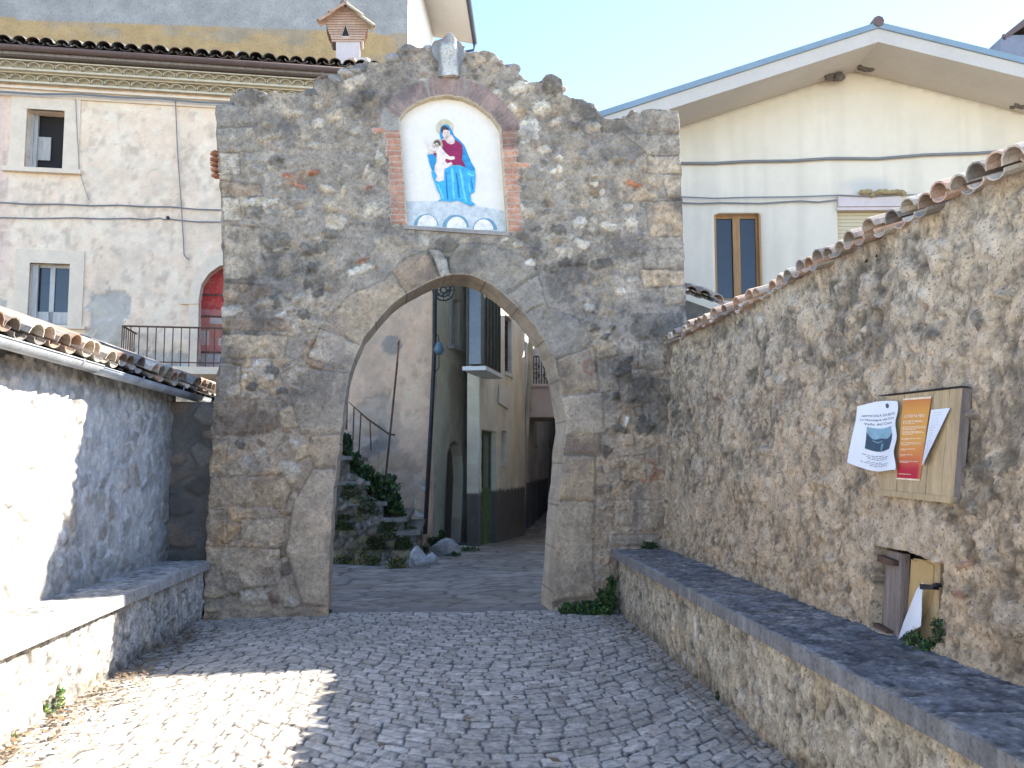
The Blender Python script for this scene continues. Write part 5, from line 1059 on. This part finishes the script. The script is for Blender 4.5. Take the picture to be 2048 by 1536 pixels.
for zc in (.3,.62):
    for kk in (.25,.7):
        c=(xL+(xR-xL)*kk,25.98,zf+(zr-zf)*zc);m.tube([(c[0]+.10*math.cos(a)*(1-a/14),c[1],c[2]+.12*math.sin(a)*(1-a/14)) for a in np.linspace(0,9,22)],.012,5)
obj('balcony_railing',m.mesh('br'),M['dark'],bb)
# street drainpipe in front of D
P_=[ZF.hit(1058,640),ZF.hit(1056,800),ZF.hit(1050,850),ZF.hit(1045,1060)]
P_=[p+np.array([0,-2.0,0])*0 for p in P_]
m=MB();DP=Frame((0,24.1,0),(1,0,0),(0,0,1));pl=[DP.hit(1063,640),DP.hit(1060,760),DP.hit(1053,850),DP.hit(1042,1062)];m.tube(pl,.075,8);tag(obj('drainpipe',m.mesh('p'),mat('cream_pipe',(.45,.42,.34),bump=0,var=.2,rough=.5),origin=tuple(pl[-1])),'pale drainpipe at the far corner of the bay house','drainpipe')
# far street end and right side of the street
m=MB();m.box8([(3.6,34,-.5),(5.6,34.0,-.5),(7.8,52,-.5),(4.2,52,-.5),(3.6,34,7),(5.6,34,7),(7.8,52,7),(4.2,52,7)]) if False else None
hE=thing('far_house','dim terraced house closing the left side of the street far away','house',(3.8,34,0))
TF=Frame((3.8,34.2,0),(.22,1,0),(0,0,1))
wallseg('wall',TF,0,14,-.3,6.6,oldp((.55,.53,.5),(.35,.34,.33),95),M['plaster'],hE,holes=[(1.0,1.9,0,2.3),(5,6,0,2.3),(1.2,2.0,3.6,5.0)],res=.1)
m=MB();m.fbox(TF,0,14,-.2,6.6,-4,-.26);m.fbox(TF,-.1,14,6.5,6.65,-4,.4);obj('core',m.mesh('c'),M['dark'],hE)
# right-hand street side: flank of the row that also carries the gabled house's back
hF=thing('street_side_house','shaded stuccoed row closing the right side of the narrow street','house',(3.3,19,0))
VF=Frame((5.9,44,0),(-3.1,-29,0),(0,0,1));VL=18.5
if True:
    wallseg('wall',VF,0,18.5,-.3,6.4,oldp((.60,.56,.50),(.40,.37,.34),97),M['plaster'],hF,holes=[(6,7,0,2.2),(14,15,0,2.2),(10,11,3.2,4.6)],res=.1)
    m=MB();m.fbox(VF,0,18.5,-.2,6.4,-4,-.26);m.fbox(VF,0,18.6,6.38,6.5,-4,.3);obj('core',m.mesh('c'),M['room'],hF)
# ------------------------------------------------ stair, railings, rubble beyond the arch
S0=Frame((0,15.3,0),(1,0,0),(0,0,1))
stp=thing('stone_stairway','overgrown stone stairway climbing left against the tan wall','stairs',(-.6,15.5,0))
def flank(S,T,P):
    mk,mk2,c1,c2,h,k=rubble(S,T,.16,77,.3,[PAL['D'],PAL['B'],PAL['G'],PAL['D'],(.28,.24,.12)]);n=fbm(S*3,T*3,4,5);C=np.array([.13,.115,.09])[None,:]*(.7+.6*n)[:,None]
    C=C*(1-mk[:,None]*.6)+c1*mk[:,None]*.5;C=mixc(C,(.16,.15,.06),sm(.52,.66,fbm(S*4,T*4,44,4))*.6);C=mixc(C,(.36,.29,.16),sm(.25,.12,T)*sm(.5,.6,n)*.7);H,C=grit(S,T,mk*.03+.07*(n-.5),C,.8,900,.8);return H,C
fp=[(560,1140),(852,1135),(838,1090),(800,1070),(800,1045),(768,1040),(765,1005),(735,990),(730,960),(700,945),(695,915),(665,900),(560,860)]
fl_=toL(S0,fp);relief('flank_wall',S0,min(p[0] for p in fl_),max(p[0] for p in fl_),min(p[1] for p in fl_),max(p[1] for p in fl_),.03,flank,M['rubble'],stp,outer=fl_,thick=1.0)
for i,(px_,py_) in enumerate(((838,1062),(812,1035),(772,1003),(738,962),(702,912),(668,872),(640,840))):
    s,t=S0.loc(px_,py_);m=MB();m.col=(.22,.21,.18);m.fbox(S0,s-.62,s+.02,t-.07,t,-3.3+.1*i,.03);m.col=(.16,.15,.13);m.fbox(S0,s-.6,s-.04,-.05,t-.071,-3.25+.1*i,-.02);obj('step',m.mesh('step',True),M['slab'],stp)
RF=Frame((0,16.2,0),(1,0,0),(0,0,1))
m=MB();m.tube([RF.hit(693,860),RF.hit(695,802),RF.hit(735,838),RF.hit(778,868),RF.hit(790,870)],.018,6)
for a,b in (((722,826),(716,940)),((740,842),(742,900)),((708,815),(706,880))): m.tube([RF.hit(*a),RF.hit(*b)],.013,6)
tag(obj('handrail',m.mesh('hr'),M['rust'],origin=tuple(RF.hit(716,940))),'thin rusty sloping handrail beside the overgrown stairway','handrail')
m=MB();m.tube([RF.hit(796,690),RF.hit(799,681),RF.hit(797,700),RF.hit(785,820),RF.hit(770,968)],.02,6);tag(obj('iron_pole',m.mesh('ip'),M['rust'],origin=tuple(RF.hit(770,968))),'tall thin rusty iron pole standing by the overgrown stairway','pole')
def boulder(label,px_,py_,w,h,seed,col=(.42,.41,.40)):
    p=onz(px_,py_);k=np.linalg.norm(p[:2])/F;m=MB();m.col=col;m.rock((p[0],p[1]+.1,h*k*.42),(w*k*.5,w*k*.4,h*k*.6),seed,3);tag(obj('boulder',m.mesh('b',True),M['slab'],origin=tuple(p)),label,'boulder','loose boulders at the stair foot')
boulder('largest pale boulder lying below the grey stained house',893,1112,60,34,4)
boulder('pale boulder at the foot of the stairway, left of the largest one',838,1135,40,40,5)
boulder('flat light stone between the stair foot and the largest boulder',862,1130,34,24,6)
boulder('small grey stone leaning at the lowest step',828,1098,24,24,7,(.34,.34,.34))
m=MB();p=onz(925,1098);m.col=(.38,.36,.30);m.rock((p[0],p[1],.03),(.32,.12,.04),9,2);tag(obj('flat_stone',m.mesh('b',True),M['slab'],origin=tuple(p)),'long flat stone lying at the door of the grey stained house','stone')
# iron scroll bracket and blue lamp
LFm=Frame((0,17.2,0),(1,0,0),(0,0,1))
c=LFm.hit(887,580);m=MB()
for r0,r1 in ((.06,.06),(.13,.13),(.21,.21)):
    m.tube([(c[0]+r0*math.cos(a),c[1],c[2]+r0*math.sin(a)) for a in np.linspace(0,6.283,20)],.016,5)
for a in np.linspace(0,6.283,9)[:-1]: m.tube([(c[0]+.06*math.cos(a),c[1],c[2]+.06*math.sin(a)),(c[0]+.21*math.cos(a),c[1],c[2]+.21*math.sin(a))],.010,5)
m.tube([LFm.hit(870,570),LFm.hit(872,588),LFm.hit(882,592),LFm.hit(897,582),LFm.hit(912,556),LFm.hit(925,540)],.018,5);m.tube([LFm.hit(870,540),LFm.hit(870,600)],.022,6);m.tube([LFm.hit(868,541),LFm.hit(940,541)],.02,5)
m.tube([LFm.hit(870,542),tuple(AF.hit(868,542,.02))],.018,5)
tag(obj('scroll_bracket',m.mesh('sb'),M['dark'],origin=tuple(c)),'black wrought iron scroll bracket just under the arch crown','iron bracket')
lt=thing('wall_lamp','small blue enamel street lamp on the grey stained wall','lamp',tuple(SF.hit(876,700,.35)))
c=Vector(SF.hit(878,698,.32));m=MB();m.tube([c+Vector((0,0,.15)),c+Vector((0,0,.12)),c+Vector((0,0,-.02)),c+Vector((0,0,-.12))],[.03,.06,.11,.05],10);obj('shade',m.mesh('s',smooth=True),M['lampb'],lt)
m=MB();m.tube([c+Vector((0,0,.14)),c+Vector((-.02,.05,.28)),Vector(SF.hit(872,668,0))],.014,6);m.tube([c+Vector((0,0,-.12)),Vector(SF.hit(878,735,.1)),Vector(SF.hit(870,745,0))],.009,5);obj('arm',m.mesh('a'),M['dark'],lt)
# ------------------------------------------------ plants
def plant(name,label,pts,n,leaf,h,seed,cols,cat='weed',group=None,spread=None):
    """tufts of small leaves scattered round world points"""
    rg=random.Random(seed);m=MB();c0=Vector(pts[0][0])
    for (c,rx,ry,rz) in pts:
        c=Vector(c);k=int(n*max(.3,rx*ry*0+1)/len(pts))
        for i in range(k):
            a=rg.uniform(0,6.28);q=rg.random()**.5;el=rg.random();p=c+Vector((rx*q*math.cos(a)*(1-.4*el),ry*q*math.sin(a)*(1-.4*el),rz*el));
            m.col=tuple(x*rg.uniform(.6,1.35) for x in rg.choice(cols));d=Vector((rg.uniform(-1,1),rg.uniform(-1,1),rg.uniform(-.1,1.2))).normalized();s=d.orthogonal().normalized();s.rotate(Quaternion(d,rg.uniform(0,6.28)));l=leaf*rg.uniform(.5,1.4);w=l*rg.uniform(.22,.42);b=d.cross(s)*l*.12
            m.add([p,p+d*l*.5+s*w-b,p+d*l,p+d*l*.5-s*w-b],[(0,1,2,3)])
            if i%37==0: m.col=(.20,.17,.08);m.tube([c+Vector((rx*.3*rg.uniform(-1,1),ry*.3*rg.uniform(-1,1),0)),p+Vector((0,0,rz*.15)),p+Vector((rg.uniform(-1,1)*leaf,rg.uniform(-1,1)*leaf,rz*.45+leaf))],[.003,.0025,.001],3,False)
            if i%5==0: m.tube([c+Vector((rx*.3*rg.uniform(-1,1),ry*.3*rg.uniform(-1,1),0)),p],[.004,.002],3,False)
    return tag(obj(name,m.mesh(name,True),M['leaf'],origin=tuple(c0)),label,cat,group)
GC=[(.06,.12,.04),(.09,.16,.05),(.05,.09,.03),(.11,.17,.06)]
DC=[(.03,.07,.025),(.045,.09,.03),(.025,.05,.02)]
g=lambda px_,py_,z=0:tuple(onz(px_,py_,z))
plant('weed_clump','dark green weeds at the foot of the right arch jamb',[(g(1145,1228),.14,.07,.09),(g(1180,1230),.15,.07,.12),(g(1210,1230),.09,.07,.24),(g(1222,1230),.05,.05,.38)],1900,.05,.2,1,DC+GC)
plant('weed_clump','weeds growing on the dark bench slab below the wooden hatch',[(g(1830,1290,.68),.06,.05,.06),(g(1855,1302,.68),.06,.04,.05),(tuple(RW.hit(1876,1285,.02)),.025,.03,.11)],420,.022,.1,2,DC+GC)
plant('weed_clump','small sunlit pale green weed at the foot of the left bench',[(g(105,1420),.09,.07,.14),(g(85,1435),.05,.05,.08)],420,.035,.1,3,[(.22,.30,.12),(.30,.34,.16)])
plant('weed_clump','tiny yellow green weed at the lower left picture edge',[(g(14,1478),.06,.05,.07)],160,.03,.1,4,[(.26,.33,.10),(.32,.34,.16)])
plant('weed_clump','small weed at the base of the right bench, midway',[(g(1445,1400),.06,.05,.05)],200,.03,.1,5,DC)
plant('weed_clump','small weed climbing the right bench base near the camera',[(tuple(np.array(g(1570,1490))+np.array([0.02,0,0.02])),.04,.04,.13)],260,.028,.1,6,GC)
plant('weed_clump','thin weeds at the foot of the left arch jamb',[(g(652,1229),.06,.04,.06),(g(620,1228),.08,.03,.04),(g(480,1226),.2,.06,.07)],420,.035,.1,7,DC+GC)
plant('weed_clump','dark weeds at the far end of the right bench against the gateway',[(tuple(np.array(g(1300,1098,.68))),.10,.06,.06),(g(1318,1090,.68),.05,.05,.12)],300,.035,.1,8,DC)
sp=lambda x,y,d=-.3:tuple(S0.hit(x,y,d))
plant('shrub','dark bushy shrub spreading over the middle of the stairway',[(sp(770,1000),.30,.35,.40),(sp(745,985),.25,.35,.30),(sp(785,1030),.2,.3,.3),(sp(730,965),.2,.3,.25)],2600,.075,.2,11,DC+DC+GC,'shrub')
plant('shrub','upper shrub at the left arch jamb over the stairway',[(sp(700,950),.22,.3,.35),(sp(685,920),.2,.3,.35),(sp(690,900),.12,.2,.25)],1300,.075,.2,12,DC+DC+GC,'shrub')
plant('weed_clump','weeds round the black drainpipe foot and boulders',[(g(868,1092),.2,.12,.16),(g(885,1090),.1,.1,.28),(g(845,1108),.12,.1,.12)],800,.05,.1,13,DC+GC)
plant('ground_ivy','low yellowish creeper at the base of the stairway flank',[(g(690,1128),.25,.1,.12),(g(740,1130),.25,.1,.14),(g(795,1136),.2,.1,.14)],900,.05,.1,14,[(.16,.15,.05),(.07,.10,.03),(.2,.17,.07)],'creeper')
plant('weed_clump','green strip of weeds in front of the bay house door',[(g(930,1102),.35,.08,.05),(g(905,1112),.15,.08,.05)],260,.05,.1,15,GC)
OL=[(.05,.07,.02),(.11,.11,.04),(.035,.05,.02),(.14,.12,.05)]
plant('creeper','straggly olive creeper hanging over the stairway flank',[(sp(700,1000,.02),.2,.05,.25),(sp(735,1035,.02),.25,.05,.3),(sp(775,1075,.02),.2,.05,.25),(sp(805,1100,.02),.18,.05,.2),(sp(690,1060,.02),.2,.05,.25),(sp(750,1100,.02),.2,.05,.2)],2600,.045,.1,18,OL+DC,'creeper')
plant('shrub','ragged dark bush on the lowest steps by the drainpipe',[(sp(820,1080,-.6),.16,.4,.22),(sp(800,1052,-.5),.14,.3,.2)],700,.06,.1,19,DC+OL,'shrub')
# potted flowers on the far balcony
plant('potted_plant','small yellow flowering plant on the far iron balcony',[((xR-.05,25.95,zf+.02),.12,.1,.28)],240,.06,.1,16,[(.3,.28,.05),(.08,.14,.04)],'plant')
# dry leaf litter along the left bench and scattered straw
rg=random.Random(17);m=MB()
for i in range(2400):
    q=rg.random()
    if q<.75:
        y=rg.uniform(3.0,8.9);x=-2.50+abs(rg.gauss(0,.17))
    elif q<.85: y=rg.uniform(4,9.5);x=1.78-abs(rg.gauss(0,.12))
    else: y=rg.uniform(3,9.3);x=rg.uniform(-2.4,1.7)
    a=rg.uniform(0,6.28);l=rg.uniform(.008,.026)*(1 if rg.random()<.8 else 1.8);w_3=l*rg.uniform(.15,.6);m.col=rg.choice([(.24,.16,.09),(.28,.20,.12),(.17,.12,.07),(.12,.08,.05)]);z=.034+rg.random()*.006
    dx=Vector((math.cos(a),math.sin(a),rg.uniform(-.2,.4)))*l;sx=Vector((-math.sin(a),math.cos(a),rg.uniform(-.3,.3)))*w_3;p=Vector((x,y,z));m.add([p-dx,p+sx,p+dx,p-sx],[(0,1,2,3)])
tag(obj('leaf_litter',m.mesh('litter',True),M['litter']),'dry brown leaf litter scattered along the sunlit bench foot','leaf litter',kind='stuff')
